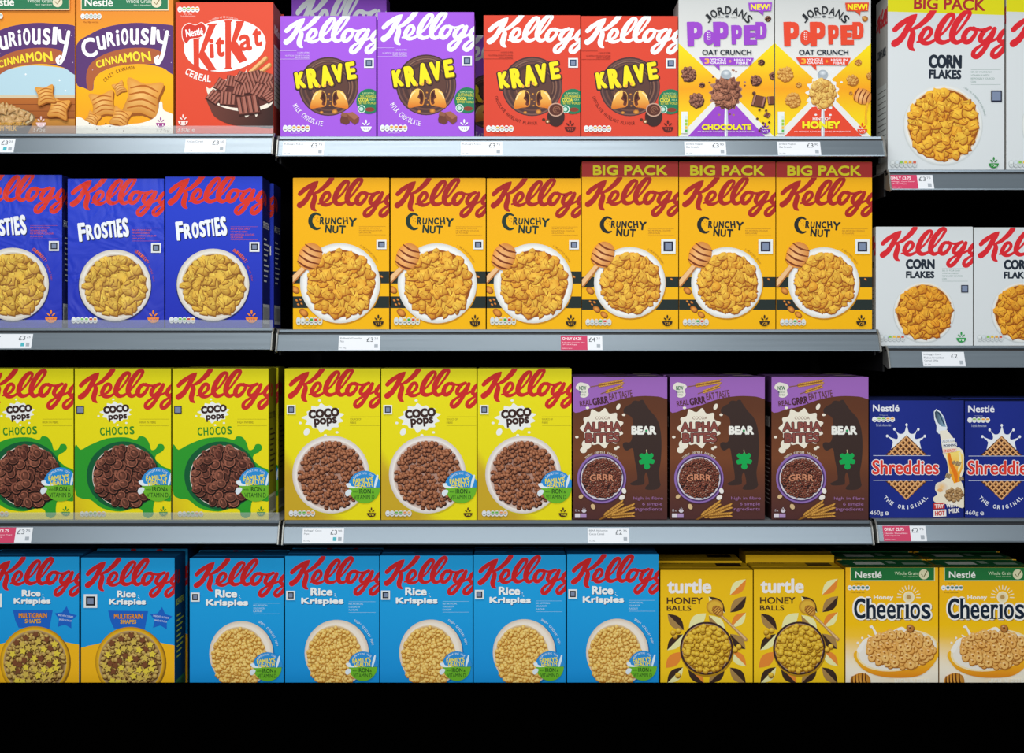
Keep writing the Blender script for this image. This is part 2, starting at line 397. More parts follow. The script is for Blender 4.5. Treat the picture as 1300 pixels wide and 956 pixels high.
    def wafer(s, cx, cy, sz, rot, hi='#a8695a', mid='#7a4034', lo='#3c1a16', n=4, squash=.85):
        q = math.radians(rot)
        def R(x, y): return (cx + (x * math.cos(q) - y * math.sin(q)) * sz, cy + (x * math.sin(q) + y * math.cos(q)) * sz * squash)
        s.poly([R(-.55, -.5), R(.55, -.5), R(.58, .6), R(-.52, .6)], lo)
        s.poly([R(-.52, -.52), R(.52, -.52), R(.52, .5), R(-.52, .5)], mid)
        for i in range(n):
            x = -.4 + .8 * i / (n - 1)
            s.poly([R(x - .09, -.5), R(x + .05, -.5), R(x + .05, .46), R(x - .09, .46)], hi)
            s.poly([R(x + .05, -.5), R(x + .1, -.5), R(x + .1, .46), R(x + .05, .46)], lo)
    def dipper(s, cx, cy, r, rot, stick, hi='#f8c080', mid='#e8963e', dark='#7a3410', bands=4):
        q = math.radians(rot)
        def R(x, y): return (cx + (x * math.cos(q) - y * math.sin(q)) * r, cy + (x * math.sin(q) + y * math.cos(q)) * r)
        s.on('honey_dipper_picture')
        if stick:
            s.stroke([(*R(0, .8), r * .2), (stick[0], stick[1], r * .24)], '#b8743a', 0); s.stroke([(*R(-.06, .8), r * .14), (stick[0] - 2, stick[1] - 2, r * .17)], '#efc08a', 0)
        o = catmull([R(x, y) for x, y in ((-.55, -.85), (0, -1.05), (.55, -.85), (.85, -.1), (.6, .75), (0, .95), (-.6, .75), (-.85, -.1))], 4, True)
        s.step(); s.fan(cx, cy, o, lin(hi), [mix(lin(mid), lin(dark), .25 if p[0] > cx else 0) for p in o], -r * .2, 0)
        for i in range(bands):
            y = -.7 + 1.35 * i / (bands - 1); w = .62 + .2 * (1 - abs(y))
            s.stroke([(*R(-w, y), r * .04), (*R(0, y + .13), r * .075), (*R(w, y), r * .04)], dark, 4)
        s.on('front_artwork')
    def splash(s, cx, cy, rx, ry, col, n=13, seed=3, drops=3):
        r = random.Random(seed); pts = []
        for i in range(n * 2):
            a = 2 * math.pi * i / (n * 2); q = (.98 + r.uniform(-.05, .14)) if i % 2 else .84
            pts.append((cx + rx * q * math.cos(a), cy + ry * q * math.sin(a)))
        s.blob(pts, col, 4)
        for i in range(drops):
            a = r.uniform(0, 6.28); s.ell(cx + rx * 1.22 * math.cos(a), cy + ry * 1.25 * math.sin(a), rx * .08, rx * .06, col, n=10)
    def wheat(s, x0, y0, x1, y1, n, w, col='#d9a048', dk='#8a5a20'):
        s.stroke([(x0, y0, w * .15), (x1, y1, w * .12)], dk, 0)
        a = math.degrees(math.atan2(y1 - y0, x1 - x0))
        for i in range(n):
            t = .3 + .7 * i / (n - 1); x, y = x0 + (x1 - x0) * t, y0 + (y1 - y0) * t
            for q in (-1, 1): s.ell(x, y + q * w * .45, w * .8, w * .3, col, rot=a + q * 14, n=8, edge=dk, r0=.5)
    # ---- meshes
    def meshes(s, name):
        out = {}
        for part, polys in s.parts.items():
            vs, fs, cs = [], [], []
            for face, z, poly in polys:
                i0 = len(vs)
                pl = poly
                for x, y, *c in pl:
                    if face == 'F': vs.append((x * S, -z, (s.h - y) * S))
                    elif face == 'R': vs.append((s.w * S + z, x * S, (s.h - y) * S))
                    elif face == 'L': vs.append((-z, BOXD - x * S, (s.h - y) * S))
                    else: vs.append((x * S, BOXD - y * S, s.h * S + 0.0012 + z))
                    cs.append(c)
                fs.append(tuple(range(i0, i0 + len(pl))))
            me = bpy.data.meshes.new(part.split('#')[0]); me.from_pydata(vs, [], fs)
            at = me.color_attributes.new('Col', 'FLOAT_COLOR', 'POINT')
            flat = []
            for c in cs: flat += [c[0], c[1], c[2], 1.0]
            at.data.foreach_set('color', flat)
            me.materials.append(CARD); out[part] = me
        return out

def fix_normals(me):
    pass

def carton_mesh(a, front, side, top, d=BOXD, name='carton', topfn=None):
    """closed folding carton: rounded edges, glued side seam and slightly bowed panels"""
    W, H = a.w * S, a.h * S; bm = bmesh.new()
    r = bmesh.ops.create_cube(bm, size=1)
    for v in bm.verts: v.co = Vector(((v.co.x + .5) * W, (v.co.y + .5) * d, (v.co.z + .5) * H))
    bmesh.ops.bevel(bm, geom=bm.edges[:], offset=0.0007, segments=2, affect='EDGES')
    bm.normal_update()
    me = bpy.data.meshes.new(name); bm.to_mesh(me)
    at = me.color_attributes.new('Col', 'FLOAT_COLOR', 'CORNER')
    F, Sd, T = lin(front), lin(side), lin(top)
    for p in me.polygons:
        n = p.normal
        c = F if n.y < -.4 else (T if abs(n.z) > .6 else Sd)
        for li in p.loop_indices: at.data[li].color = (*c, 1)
    bm.free(); me.materials.append(CARD)
    return me

def flap_mesh(a, top, edge, d=BOXD):
    """the two overlapping top tuck flaps with a cut tab"""
    W, H = a.w * S, a.h * S; vs, fs, cs = [], [], []
    def bx(x0, y0, z0, x1, y1, z1, c):
        i = len(vs)
        vs.extend([(x0, y0, z0), (x1, y0, z0), (x1, y1, z0), (x0, y1, z0), (x0, y0, z1), (x1, y0, z1), (x1, y1, z1), (x0, y1, z1)])
        for f in ((0, 1, 5, 4), (1, 2, 6, 5), (2, 3, 7, 6), (3, 0, 4, 7), (4, 5, 6, 7), (3, 2, 1, 0)): fs.append(tuple(i + k for k in f)); cs.append(c)
    T, E = lin(top), lin(edge)
    bx(.0012, .0008, H - .0002, W - .0012, d * .62, H + .0005, mix(T, E, .25))
    bx(.0016, d * .38, H + .0004, W - .0016, d - .0008, H + .0010, T)
    bx(W * .36, d * .36, H + .0003, W * .64, d * .385, H + .0012, E)
    me = bpy.data.meshes.new('top_flap'); me.from_pydata(vs, [], fs)
    at = me.color_attributes.new('Col', 'FLOAT_COLOR', 'CORNER'); li = 0
    for p, c in zip(me.polygons, cs):
        for l in p.loop_indices: at.data[l].color = (*c, 1)
    me.materials.append(CARD); return me
# ------------------------------------------------------------------ the designs
DES = {}
def reg(name, a, front, side, top, sideart=None, flap=None, depth=BOXD):
    me = a.meshes(name)
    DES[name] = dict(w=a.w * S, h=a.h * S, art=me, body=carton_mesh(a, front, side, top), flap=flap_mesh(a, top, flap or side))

def kell_sides(a, col, name, ncol, panel='#e8e8e0', ytop=0, nbold=.03):
    """side panels of the script-brand boxes: wrapped brand lettering, product name and a nutrition table"""
    dpx = BOXD / S
    a.face = 'R'; a.on('side_lettering'); ox, oy, zs = a.ox, a.oy, a.zs; a.z = 1.2e-4; a.ox = a.oy = 0; a.zs = 1
    a.kellogg(col, ytop, -a.w, 'side_lettering')
    a.text(name, dpx * .12, a.h * .29, dpx * .88, a.h * .335, ncol, nbold)
    for i in range(9): a.box(dpx * .2, a.h * (.4 + .035 * i), dpx * (.55 + .1 * ((i * 7) % 4)), a.h * (.4 + .035 * i) + 2, ncol)
    a.box(dpx * .08, a.h * .84, dpx * .92, a.h * .97, panel)
    for i in range(8): a.box(dpx * (.14 + .09 * i), a.h * .86, dpx * (.18 + .09 * i), a.h * .95, '#30302e')
    a.face = 'L'; a.z = 1.2e-4; a.on('side_nutrition_table')
    a.box(dpx * .1, a.h * .5, dpx * .9, a.h * .94, panel)
    for i in range(12): a.box(dpx * .16, a.h * (.53 + .032 * i), dpx * .84, a.h * (.53 + .032 * i) + 1.2, '#6a6a68')
    k = a.w
    # the small complete brand name
    f = a.w / 1225.0 * .5
    for st in KELLOGG: a.stroke(st, col, f=lambda x, y, w: ((x - 25) * f * .9 + 1, (y - 35) * f + a.h * .07, w * f), smooth=4)
    a.text(name, dpx * .14, a.h * .29, dpx * .86, a.h * .34, ncol, nbold)
    a.face = 'F'; a.ox, a.oy, a.zs = ox, oy, zs; a.on('front_artwork')

def design_cinnamon(name, warm):
    a = Art(5.31, 95, 0, 97, -7, 220, 171, seed=5)
    def bg(x, y): return mix(lin('#e58a34'), lin('#fbbb14'), (y - 60) / 480) if y < 480 else mix(lin('#fbbb14'), lin('#f2a41e'), (y - 480) / 350)
    a.grid(8, -60, 670, 920, bg, 3, 10)
    if warm:
        a.blob([(130, 500), (260, 455), (400, 440), (600, 460), (670, 490), (670, 800), (0, 800), (0, 560)], '#b9d8e4', 4)
        a.box(10, 640, 670, 660, '#d8c8a8'); a.grid(10, 660, 670, 830, lambda x, y: mix(lin('#b96a2e'), lin('#8a4a22'), (y - 660) / 200), 3, 3)
        for y in (700, 745, 790): a.box(10, y, 670, y + 4, '#7a3f1c')
        a.grid(10, 800, 670, 920, lambda x, y: mix(lin('#c98a3a'), lin('#8a5626'), (y - 800) / 120), 3, 3)
        for x, y in ((120, 560), (560, 540), (600, 610), (80, 610), (330, 500)): a.ell(x, y, 6, 6, '#ffffff', n=8)
    a.on('swoosh_panel')
    a.blob([(8, 312), (100, 232), (220, 180), (380, 155), (520, 160), (680, 184), (682, 320), (680, 500), (590, 455), (480, 432), (380, 432), (260, 450), (170, 490), (130, 540), (120, 606), (60, 590), (8, 550)], '#5c3a72', 4)
    a.blob([(85, 596), (78, 500), (110, 425), (200, 365), (330, 328), (480, 322), (575, 345), (585, 400), (520, 430), (400, 430), (270, 446), (175, 485), (130, 540), (118, 604)], '#b0603a', 4)
    for x, y in ((60, 300), (640, 240), (600, 200), (650, 420), (120, 470)): a.ell(x, y, 3, 3, '#d8c8e0', n=6)
    a.on('product_lettering')
    a.letters([('C', 45, 255, 145, 388, -14), ('u', 150, 240, 208, 336, -9), ('R', 215, 212, 270, 313, -6), ('i', 278, 200, 300, 306, -4), ('O', 312, 190, 362, 303, -2), ('u', 372, 192, 432, 301), ('s', 445, 190, 500, 302, 2), ('l', 512, 180, 545, 300, 4)], '#ffffff', .045)
    a.stroke([(560, 208, 11), (566, 270, 12), (592, 285, 11)], '#ffffff')
    a.stroke([(622, 215, 12), (606, 300, 13), (588, 380, 13), (560, 425, 13), (545, 400, 12), (562, 378, 8)], '#ffffff')
    lt = [('C', 143, 405, 180, 455), ('I', 184, 398, 200, 446), ('N', 205, 388, 241, 437), ('N', 246, 377, 284, 428), ('A', 285, 364, 330, 424), ('M', 333, 354, 385, 418), ('O', 390, 345, 442, 413), ('N', 450, 348, 512, 415)]
    a.letters(lt, '#f8e23a', .05, rot=-8)
    if not warm: a.arct('CRAZY CINNAMON', 400, 730, 275, 138, 88, 24, '#7a3e1c', .0)
    a.on('cereal_picture')
    if warm:
        a.poly([(8, 800), (375, 800), (370, 850), (340, 905), (8, 905)], '#40281e')
        a.ell(150, 795, 245, 80, '#8a6a44', n=30); a.ell(150, 790, 232, 70, '#d8c49a', n=30)
        for i, (x, y) in enumerate(a.scatter(150, 780, 200, 62, 36, 34)): a.pillow(x, y, 46, i * 37, '#ecd3a0', '#c49a5c', '#7d5a34')
        for x, y, z, q in ((560, 730, 120, 12), (470, 640, 110, -10)): a.pillow(x, y, z, q)
        a.on('small_print')
        a.text('TRY THE CINNAMON TASTE IN', 30, 825, 340, 845, '#f0b43a', .03); a.text('WARM MILK', 80, 850, 275, 882, '#f0b43a', .06)
        a.vit(440, 835, 34, '#e8c8c8', '11')
        a.text('375g', 385, 862, 470, 892, '#f4e8d8', .01)
    else:
        a.pillow(190, 700, 150, -10); a.pillow(460, 660, 220, 9); a.pillow(310, 790, 110, 20); a.pillow(120, 800, 80, 30); a.pillow(300, 590, 70, -25)
        a.on('milk_picture')
        a.blob([(8, 800), (40, 790), (80, 815), (150, 845), (230, 838), (300, 850), (380, 835), (460, 825), (540, 790), (565, 735), (570, 690), (590, 688), (600, 740), (655, 765), (690, 800), (690, 930), (8, 930)], '#f4f0e4', 4)
        for x, y in ((100, 830), (210, 830), (240, 850), (150, 870), (330, 880)): a.ell(x, y, 5, 4, '#5a3a2a', n=7)
        a.vit(580, 835, 32, '#a03a8a', '11'); a.on('small_print'); a.text('375g', 548, 868, 640, 892, '#b0a89c', .0)
    a.on('maker_band'); a.box(42, -60, 634, 72, '#f2d8b0'); a.box(48, -60, 628, 64, '#2f7a55')
    a.text('Nestlé', 68, -10, 258, 44, '#f4f4ec', .035)
    a.text('Whole Grain', 345, -8, 515, 22, '#dfe8d8', .0); a.text('No.1 ingredient', 400, 30, 515, 42, '#dfe8d8', .0)
    a.ell(552, 18, 34, 34, '#e4dcc0'); a.stroke([(536, 16, 3), (550, 32, 3), (574, -4, 3)], '#7a6a3a', 0)
    a.nutri(42, 92, 180, 130, 5, ('#e9eeee', '#b9c8c0', '#a8c0b8', '#c0c8c0', '#b8c8c0')); a.on('small_print'); a.text('Per 30g serving', 62, 144, 160, 156, '#a85a20', 0)
    reg(name, a, '#f0a028', '#d8842a', '#c87a2c')
design_cinnamon('cinnamon', False); design_cinnamon('cinnamon_warm', True)

def design_kitkat():
    a = Art(5.31, 220, 0, 223, 3, 347, 172, seed=8)
    a.grid(10, 0, 690, 920, lambda x, y: mix(lin('#dc5038'), lin('#e04a2e'), y / 900), 3, 4)
    a.nestle_nutri(30, 44, 176, 84); a.on('small_print'); a.text('Per 30g', 75, 92, 125, 102, '#f4d0c8', 0); a.text('% of reference intake', 50, 104, 150, 112, '#f4d0c8', 0)
    a.arct('THE CRISPNESS AND THE CHOCOLATE TASTE YOU KNOW', 348, 316, 200, 122, 50, 13, '#f4dcd4', .0)
    a.on('brand_lettering')
    q = [(348 + 276 * math.cos(t) * 1.0 - 0, 308 + 176 * math.sin(t) - 20 * math.cos(t)) for t in [2 * math.pi * i / 40 for i in range(40)]]
    a.poly(q, '#fbfbf8')
    R = '#dd4530'
    for p in ([(135, 262), (175, 256), (175, 470), (138, 462)], [(172, 372), (240, 170), (292, 160), (192, 392)], [(175, 375), (192, 340), (212, 350), (292, 474), (238, 480), (175, 392)],
              [(350, 148), (390, 145), (390, 465), (352, 468)], [(386, 300), (428, 150), (477, 150), (405, 330)], [(388, 300), (410, 275), (430, 285), (500, 408), (448, 428), (388, 340)]): a.poly(p, R)
    for x, y, w in ((122, 252, 66), (338, 135, 66), (412, 140, 74), (222, 158, 80), (122, 452, 66), (338, 455, 66)): a.box(x + 8, y + 2, x + w - 8, y + 14, R, -3)
    a.text('i', 243, 262, 275, 395, R, .06, rot=-3); a.text('t', 285, 250, 347, 385, R, .06); a.text('a', 445, 232, 530, 345, R, .06, rot=-4); a.text('t', 535, 190, 597, 316, R, .06, rot=-4)
    a.on('maker_badge')
    hp = [(62, 240), (66, 190), (105, 160), (150, 172), (190, 155), (218, 185), (212, 225), (175, 255), (120, 262), (90, 292), (72, 275)]
    a.blob([(138 + (x - 138) * 1.06, 220 + (y - 220) * 1.08) for x, y in hp], '#f6ece4', 4); a.blob(hp, '#d23a2c', 4)
    a.text('Nestlé', 84, 192, 202, 245, '#ffffff', .04, rot=-8)
    a.on('product_lettering')
    for ch, x, y, rt in (('C', 98, 485, 26), ('E', 126, 500, 22), ('R', 155, 513, 18), ('E', 184, 523, 14), ('A', 212, 529, 10), ('L', 242, 532, 6)): a.text(ch, x - 13, y - 24, x + 13, y + 24, '#fbeee8', .05, rot=rt)
    a.on('cereal_picture')
    for x0, y0, x1, y1 in ((520, 490, 625, 395), (560, 510, 650, 440)):
        a.stroke([(x0, y0, 14), (x1, y1, 15)], '#c07a3c', 0); a.stroke([(x0 - 3, y0 - 4, 8), (x1 - 3, y1 - 4, 9)], '#eab878', 0)
    a.poly(catmull([(238, 640), (252, 740), (295, 800), (400, 845), (560, 858), (690, 850), (695, 640), (460, 600)], 5, True), lambda x, y: mix(lin('#6a3a30'), lin('#2c1a18'), (x - 250) / 400))
    a.blob([(236, 640), (225, 600), (222, 585), (250, 600), (300, 560), (400, 520), (480, 490), (492, 470), (505, 495), (600, 530), (690, 560), (692, 650), (650, 720), (590, 745), (560, 790), (540, 760), (490, 795), (470, 760), (380, 740), (290, 705)], '#f2e6d6', 4)
    a.blob([(262, 640), (320, 590), (450, 540), (600, 550), (680, 600), (670, 670), (580, 720), (420, 730), (310, 700)], '#5c2e28', 4)
    for x, y, z, q in ((330, 575, 85, 30), (405, 550, 85, 10), (470, 525, 80, 25), (545, 520, 90, -14), (620, 530, 90, 20), (660, 580, 70, -20), (280, 655, 85, 38), (370, 665, 100, 4), (450, 610, 80, 15), (520, 590, 85, -12), (590, 615, 100, 28), (650, 655, 70, 50), (505, 710, 135, -8)):
        a.wafer(x, y, z, q)
    a.vit(68, 826, 34, '#f8e4dc', '11', '#c83a2a'); a.on('small_print'); a.text('330g e', 30, 866, 146, 896, '#fbe6de', .02)
    a.face = 'R'; a.on('side_print'); a.z = 1.2e-4; a.ox = a.oy = 0; a.zs = 1; dp = BOXD / S
    a.text('KitKat', dp * .15, 26, dp * .85, 38, '#f0e0dc', .06); a.box(dp * .1, 52, dp * .9, 130, '#d8ccc0')
    for i in range(12): a.box(dp * .15, 56 + i * 6, dp * .85, 57 + i * 6, '#5a4a44')
    reg('kitkat', a, '#df4e36', '#a83a2c', '#b04030')
design_kitkat()

def design_krave(name, bgc, red):
    a = Art(5.62, 475, 10, 479, 15, 602, 173.5, seed=11)
    a.grid(20, 25, 716, 922, lambda x, y: mix(lin(bgc), mix(lin(bgc), (0, 0, 0), .06), abs(x - 360) / 400), 3, 3)
    a.kellogg('#eef4f4', -1, 2)
    a.on('cereal_picture')
    a.ell(370, 545, 216, 216, '#4a2e30', n=44)
    for r, c in ((208, '#6e4c44'), (196, '#4e3434'), (178, '#6a463c'), (165, '#4a302e'), (140, '#5c3c34')): a.ell(372, 547, r, r, c, n=40)
    for r0, t0, t1, c in ((188, 60, 170, '#8a6656'), (150, -20, 60, '#7c5848'), (202, 250, 330, '#7c5a50'), (172, 300, 380, '#86604e'), (120, 180, 250, '#80584a')): a.ring(372, 547, r0, 3.5, c, a0=t0, a1=t1, n=20)
    for q, cx in ((1, 300), (-1, 452)):
        X = lambda x: cx + q * (x - 300)
        a.poly(catmull([(X(240), 705), (X(250), 640), (X(272), 592), (X(310), 572), (X(345), 590), (X(356), 640), (X(348), 688), (X(300), 700)], 4, True), lambda x, y: mix(lin('#f8c860'), lin('#d87820'), (y - 590) / 110))
        a.blob([(X(x), y) for x, y in ((322, 580), (342, 592), (352, 622), (350, 660), (340, 684), (322, 676), (326, 650), (308, 634), (318, 610))], '#6a3424', 4)
        a.blob([(X(x), y) for x, y in ((330, 596), (344, 612), (344, 650), (334, 668), (334, 640), (322, 628))], '#3c1a14', 4)
        a.stroke([(X(256), 640, 4), (X(268), 612, 5), (X(292), 590, 4)], '#fbe0a0')
    for x, y, z in ((320, 735, 14), (415, 730, 22), (380, 685, 8), (430, 690, 7), (375, 600, 9), (368, 640, 8), (400, 520, 10), (360, 520, 9), (385, 655, 6)): a.ell(x, y, z, z * .8, '#e8a848', n=7, edge='#a86020')
    a.on('product_lettering')
    L = [('K', 132, 440, 205, 562), ('R', 218, 412, 300, 560), ('A', 312, 392, 400, 548), ('V', 400, 382, 480, 520), ('E', 500, 368, 568, 495)]
    LO = lambda d: [(t[0], t[1] - d, t[2] - d, t[3] + d, t[4] + d) for t in L]
    a.letters(LO(11), '#2a1c2c', .13, rot=-9); a.step(); a.letters(LO(4), '#7a5410', .10, rot=-9)
    a.letters([(t[0], t[1] - 2, t[2] - 3, t[3] - 2, t[4] - 3) for t in L], '#f8e41e', .085, rot=-9)
    for x, y in ((345, 540), (305, 545), (380, 525)): a.ell(x, y, 9, 12, '#f0b040', n=8)
    a.on('small_print')
    if red:
        a.arct('CHOCOLATE HAZELNUT FLAVOUR', 370, 545, 268, 195, 278, 22, '#5a1c18', .0, below=True, fit=.75)
    else:
        a.arct('MILK CHOCOLATE', 370, 545, 278, 208, 262, 36, '#f4ecf8', .03, below=True)
    tc = '#e9d8f4' if not red else '#8a2c22'
    a.text('A SOURCE OF FIBRE', 145, 292, 232, 303, tc, 0); a.text('NO ARTIFICIAL COLOURS OR FLAVOURS', 58, 314, 232, 325, tc, 0); a.text('WITH VITAMINS', 130, 330, 232, 341, tc, 0)
    a.box(20, 282, 140, 284, tc); a.box(20, 344, 232, 346, tc)
    a.on('cocoa_badge')
    a.ell(662, 655, 90, 92, '#1f7a56', n=36)
    a.text('SUPPORTING', 612, 590, 700, 602, '#cfe89a', .0); a.text('SUSTAINABLE', 600, 606, 712, 628, '#e8d83a', .03); a.text('COCOA', 586, 632, 660, 656, '#f0e23a', .05); a.text('FOR A', 670, 636, 705, 650, '#cfe89a', 0); a.text('BETTER WORLD', 592, 660, 712, 676, '#e8d83a', .02)
    a.ell(610, 712, 29, 29, '#dfece4', n=20); a.ell(610, 712, 23, 23, '#2a8a6a', n=20); a.ell(607, 712, 15, 15, '#bfe0d0', n=16); a.ell(670, 715, 34, 16, '#8a3a2a', n=14)
    a.on('chocolate_picture')
    if red:
        a.ell(540, 765, 62, 72, '#3a2220', n=26); a.ell(540, 715, 56, 50, '#c9a08a', n=26); a.ell(540, 715, 48, 42, '#5a2e24', n=26); a.ring(545, 715, 24, 4, '#8a5a44', a0=0, a1=300, n=16); a.ring(545, 715, 11, 3, '#8a5a44', a0=0, a1=260, n=12)
        a.ell(480, 800, 17, 15, '#c9915a', n=14, edge='#6a3a1e'); a.ell(480, 802, 7, 7, '#f0dcb8', n=10); a.ell(452, 786, 12, 10, '#5a2c1c', n=10)
    else:
        a.poly([(455, 790), (470, 735), (520, 752), (524, 812), (498, 826), (458, 812)], '#6a3a2c'); a.poly([(470, 733), (524, 750), (500, 770), (458, 760)], '#8f5a44')
        a.poly([(500, 742), (545, 735), (592, 770), (590, 805), (560, 826), (515, 790)], '#7c4634'); a.poly([(500, 742), (545, 733), (592, 768), (556, 790)], '#a0654c')
    a.nutri(42, 828, 235, 878, 6, ('#e4ecec', '#d8e4ea', '#e0b050', '#e09a40', '#c84040', '#e0b060')); a.on('small_print'); a.text('Typical values per 100g', 95, 884, 180, 892, tc, 0)
    a.vit(642, 850, 40, '#f0f4f4' if not red else '#5a1c18', 'V15', '#8a4ab8' if not red else '#d8503a')
    a.code(628, 340, 698, 410, '#1c3a5c')
    kell_sides(a, '#d8dce0', 'KRAVE', '#e8d820', '#2a2030')
    reg(name, a, bgc, bgc, mixh(bgc, .75))
def mixh(h, k):
    h = h.lstrip('#'); return '#%02x%02x%02x' % tuple(int(int(h[i:i + 2], 16) * k) for i in (0, 2, 4))
design_krave('krave_milk', '#a45ae0', False); design_krave('krave_nut', '#dc4630', True)

def design_popped(name, col, honey):
    a = Art(5.31, 855, 0, 861, -1, 982, 175, seed=17 + honey)
    a.grid(25, -10, 690, 930, lambda x, y: mix(lin('#c8cbca'), lin('#e8e8e4'), (y - 0) / 450), 2, 4)  # white front greyed towards the top: shading put into the colour
    for sx in (0, 1):
        X = (lambda x: x) if not sx else (lambda x: 708 - x)
        def yc(x, y): return mix(lin('#f6e212'), lin('#f5a416'), 1 - abs(y - 600) / 260 - 0.0)
        ps = [(X(30), 290), (X(192), 440), (X(355), 590), (X(192), 757), (X(30), 925)]
        for p in ([ps[0], ps[1], (X(30), 450)], [(X(30), 450), ps[1], (X(355), 590), (X(30), 600)], [(X(30), 600), (X(355), 590), ps[3], (X(30), 760)], [(X(30), 760), ps[3], ps[4]]): a.poly(p, yc, step=(p[0][1] == 290))
    a.poly([(355, 640), (30, 990), (680, 990)], col)
    a.on('cereal_picture')
    a.splash(355, 625, 112, 128, '#e9ecec' if honey else '#a87a68', 15, 4, 6)
    if not honey: a.splash(355, 625, 106, 118, '#7c4a3c', 15, 7, 4)
    a.stroke([(352, 735, 9), (352, 830, 14), (352, 925, 10)], '#c4ccd4', 0); a.stroke([(350, 740, 3), (350, 920, 3)], '#f4f6f8', 0)
    ch = ('#f0c060', '#d8983a', '#a8641e') if honey else ('#b8785a', '#7a4030', '#3c1a14')
    a.ell(352, 505, 36, 34, '#aab4bc', n=20); a.ell(352, 492, 30, 21, '#e4eaee', n=20, edge='#9aa6b0')
    a.flakes(350, 630, 76, 88, 60, 36, *(('#f8cc70', '#e0a040', '#9a5a1c') if honey else ('#c08060', '#7c4432', '#34140e')))
    for x, y, r, n in ((98, 500, 62, 26), (152, 676, 60, 26), (188, 572, 24, 8), (588, 420, 28, 9), (550, 540, 48, 18), (668, 510, 34, 14), (632, 125, 26, 7), (538, 628, 15, 5)): a.cluster(x, y, r, ch, n)
    if honey: a.dipper(615, 650, 62, 110, None); a.on('cereal_picture'); a.stroke([(650, 700, 7), (640, 760, 4), (640, 830, 8)], '#f0b030', 0)
    else:
        for x, y, z, q in ((572, 682, 82, 14), (664, 676, 60, -5), (628, 775, 34, 30)): a.wafer(x, y, z, q, '#a87464', '#70402f', '#3c1e18', 2)
        for x, y in ((575, 742), (620, 745), (640, 825), (600, 830), (560, 800), (585, 865), (612, 850), (575, 880)): a.poly([(x, y - 9), (x + 11, y), (x + 2, y + 10), (x - 9, y + 3)], '#5a3020')
    a.on('brand_lettering')
    a.arct('JORDANS', 362, 262, 192, 142, 36, 54, '#20242a', .035, fit=.82)
    a.text('ESTD', 296, 114, 336, 122, '#50545a', 0); a.text('1855', 385, 114, 425, 122, '#50545a', 0); a.ell(358, 112, 12, 7, '#50545a', n=8)
    a.on('product_lettering')
    def wbg(x, y): return mix(lin('#c8cbca'), lin('#e8e8e4'), y / 450)  # same painted-in shading, so the letter holes match the front
    def slab_p(x0, y0, x1, y1):
        w, h = x1 - x0, y1 - y0
        a.poly([(x0 - 2, y0), (x0 + w * .48, y0 - 2), (x0 + w * .46, y1), (x0 + w * .04, y1 + 2)], col)
        a.poly([(x0 + w * .1, y0 - 1), (x0 + w * .7, y0), (x0 + w * .9, y0 + h * .05), (x1, y0 + h * .18), (x1, y0 + h * .5), (x0 + w * .9, y0 + h * .64), (x0 + w * .7, y0 + h * .7), (x0 + w * .1, y0 + h * .7)], col)
        a.poly([(x0 + w * .46, y0 + h * .25), (x0 + w * .62, y0 + h * .26), (x0 + w * .66, y0 + h * .36), (x0 + w * .6, y0 + h * .46), (x0 + w * .46, y0 + h * .46)], wbg)
    slab_p(88, 150, 190, 312); slab_p(264, 150, 366, 312); slab_p(386, 172, 457, 300)
    a.poly([(468, 172), (556, 170), (556, 205), (512, 206), (512, 222), (545, 222), (545, 252), (513, 254), (513, 270), (560, 270), (560, 304), (472, 306)], col)
    a.poly([(549, 150), (600, 150), (620, 166), (625, 205), (620, 248), (600, 264), (548, 266)], col); a.poly([(582, 178), (592, 182), (596, 206), (592, 234), (582, 238)], wbg)
    a.step(); a.blob([(205, 225), (235, 204), (265, 225), (270, 258), (264, 290), (235, 306), (207, 290), (200, 258)], col, 4)
    for i in range(4):
        for q in (-1, 1): a.ell(235 + q * 7, 220 + i * 15, 3, 7, '#f4f4f0', rot=-q * 35 * -1, n=8)
    a.text('OAT CRUNCH', 190, 336, 522, 372, '#1d2a3a', .05)
    a.on('claim_banner')
    a.poly([(170, 388), (538, 392), (515, 442), (306, 440), (308, 476), (272, 440), (200, 438)], col)
    a.text('3', 205, 396, 238, 432, '#f8b83a', .07); a.text('WHOLE', 246, 396, 350, 412, '#f8f4f8', .05); a.text('GRAINS', 246, 417, 352, 433, '#f8f4f8', .05); a.text('+', 368, 405, 388, 425, '#f8b83a', .06)
    a.text('HIGH IN', 405, 398, 515, 414, '#f8f4f8', .05); a.text('FIBRE', 418, 419, 500, 435, '#f8f4f8', .05)
    a.on('new_banner'); a.poly([(500, 20), (660, 18), (654, 76), (604, 78), (600, 106), (568, 78), (508, 75)], col if not honey else '#d84a2a'); a.text('NEW!', 516, 28, 650, 70, '#f4e81e', .07)
    a.on('flavour_lettering')
    if honey: a.text('HINT OF', 282, 792, 402, 812, '#fbf4ee', .05); a.text('HONEY', 212, 818, 468, 870, '#f4e81e', .1)
    else: a.text('CHOCOLATE', 186, 838, 520, 878, '#f4e81e', .09)
    a.on('small_print'); a.text('NO ARTIFICIAL FLAVOURS, COLOURS OR PRESERVATIVES', 160, 884, 540, 894, '#f8eef4', .02)
    a.vit(615, 880, 34, '#7a2cb0' if not honey else '#e8481e', 'V12'); a.on('nutrition_panel')
    a.box(48, 755, 92, 900, '#e8eeea')
    for i in range(6): a.box(74, 760 + i * 23, 90, 780 + i * 23, ('#e8eeea', '#d8e4e0', '#9cc84a', '#9cc84a', '#e8c040', '#58b048')[i])
    a.face = 'L'; a.z = 1.2e-4; a.ox = a.oy = 0; a.zs = 1; a.on('side_print'); dp = BOXD / S
    a.box(0, 60, dp, a.h, '#d8d0b0'); a.box(dp * .1, 70, dp * .9, 150, '#efefe8')
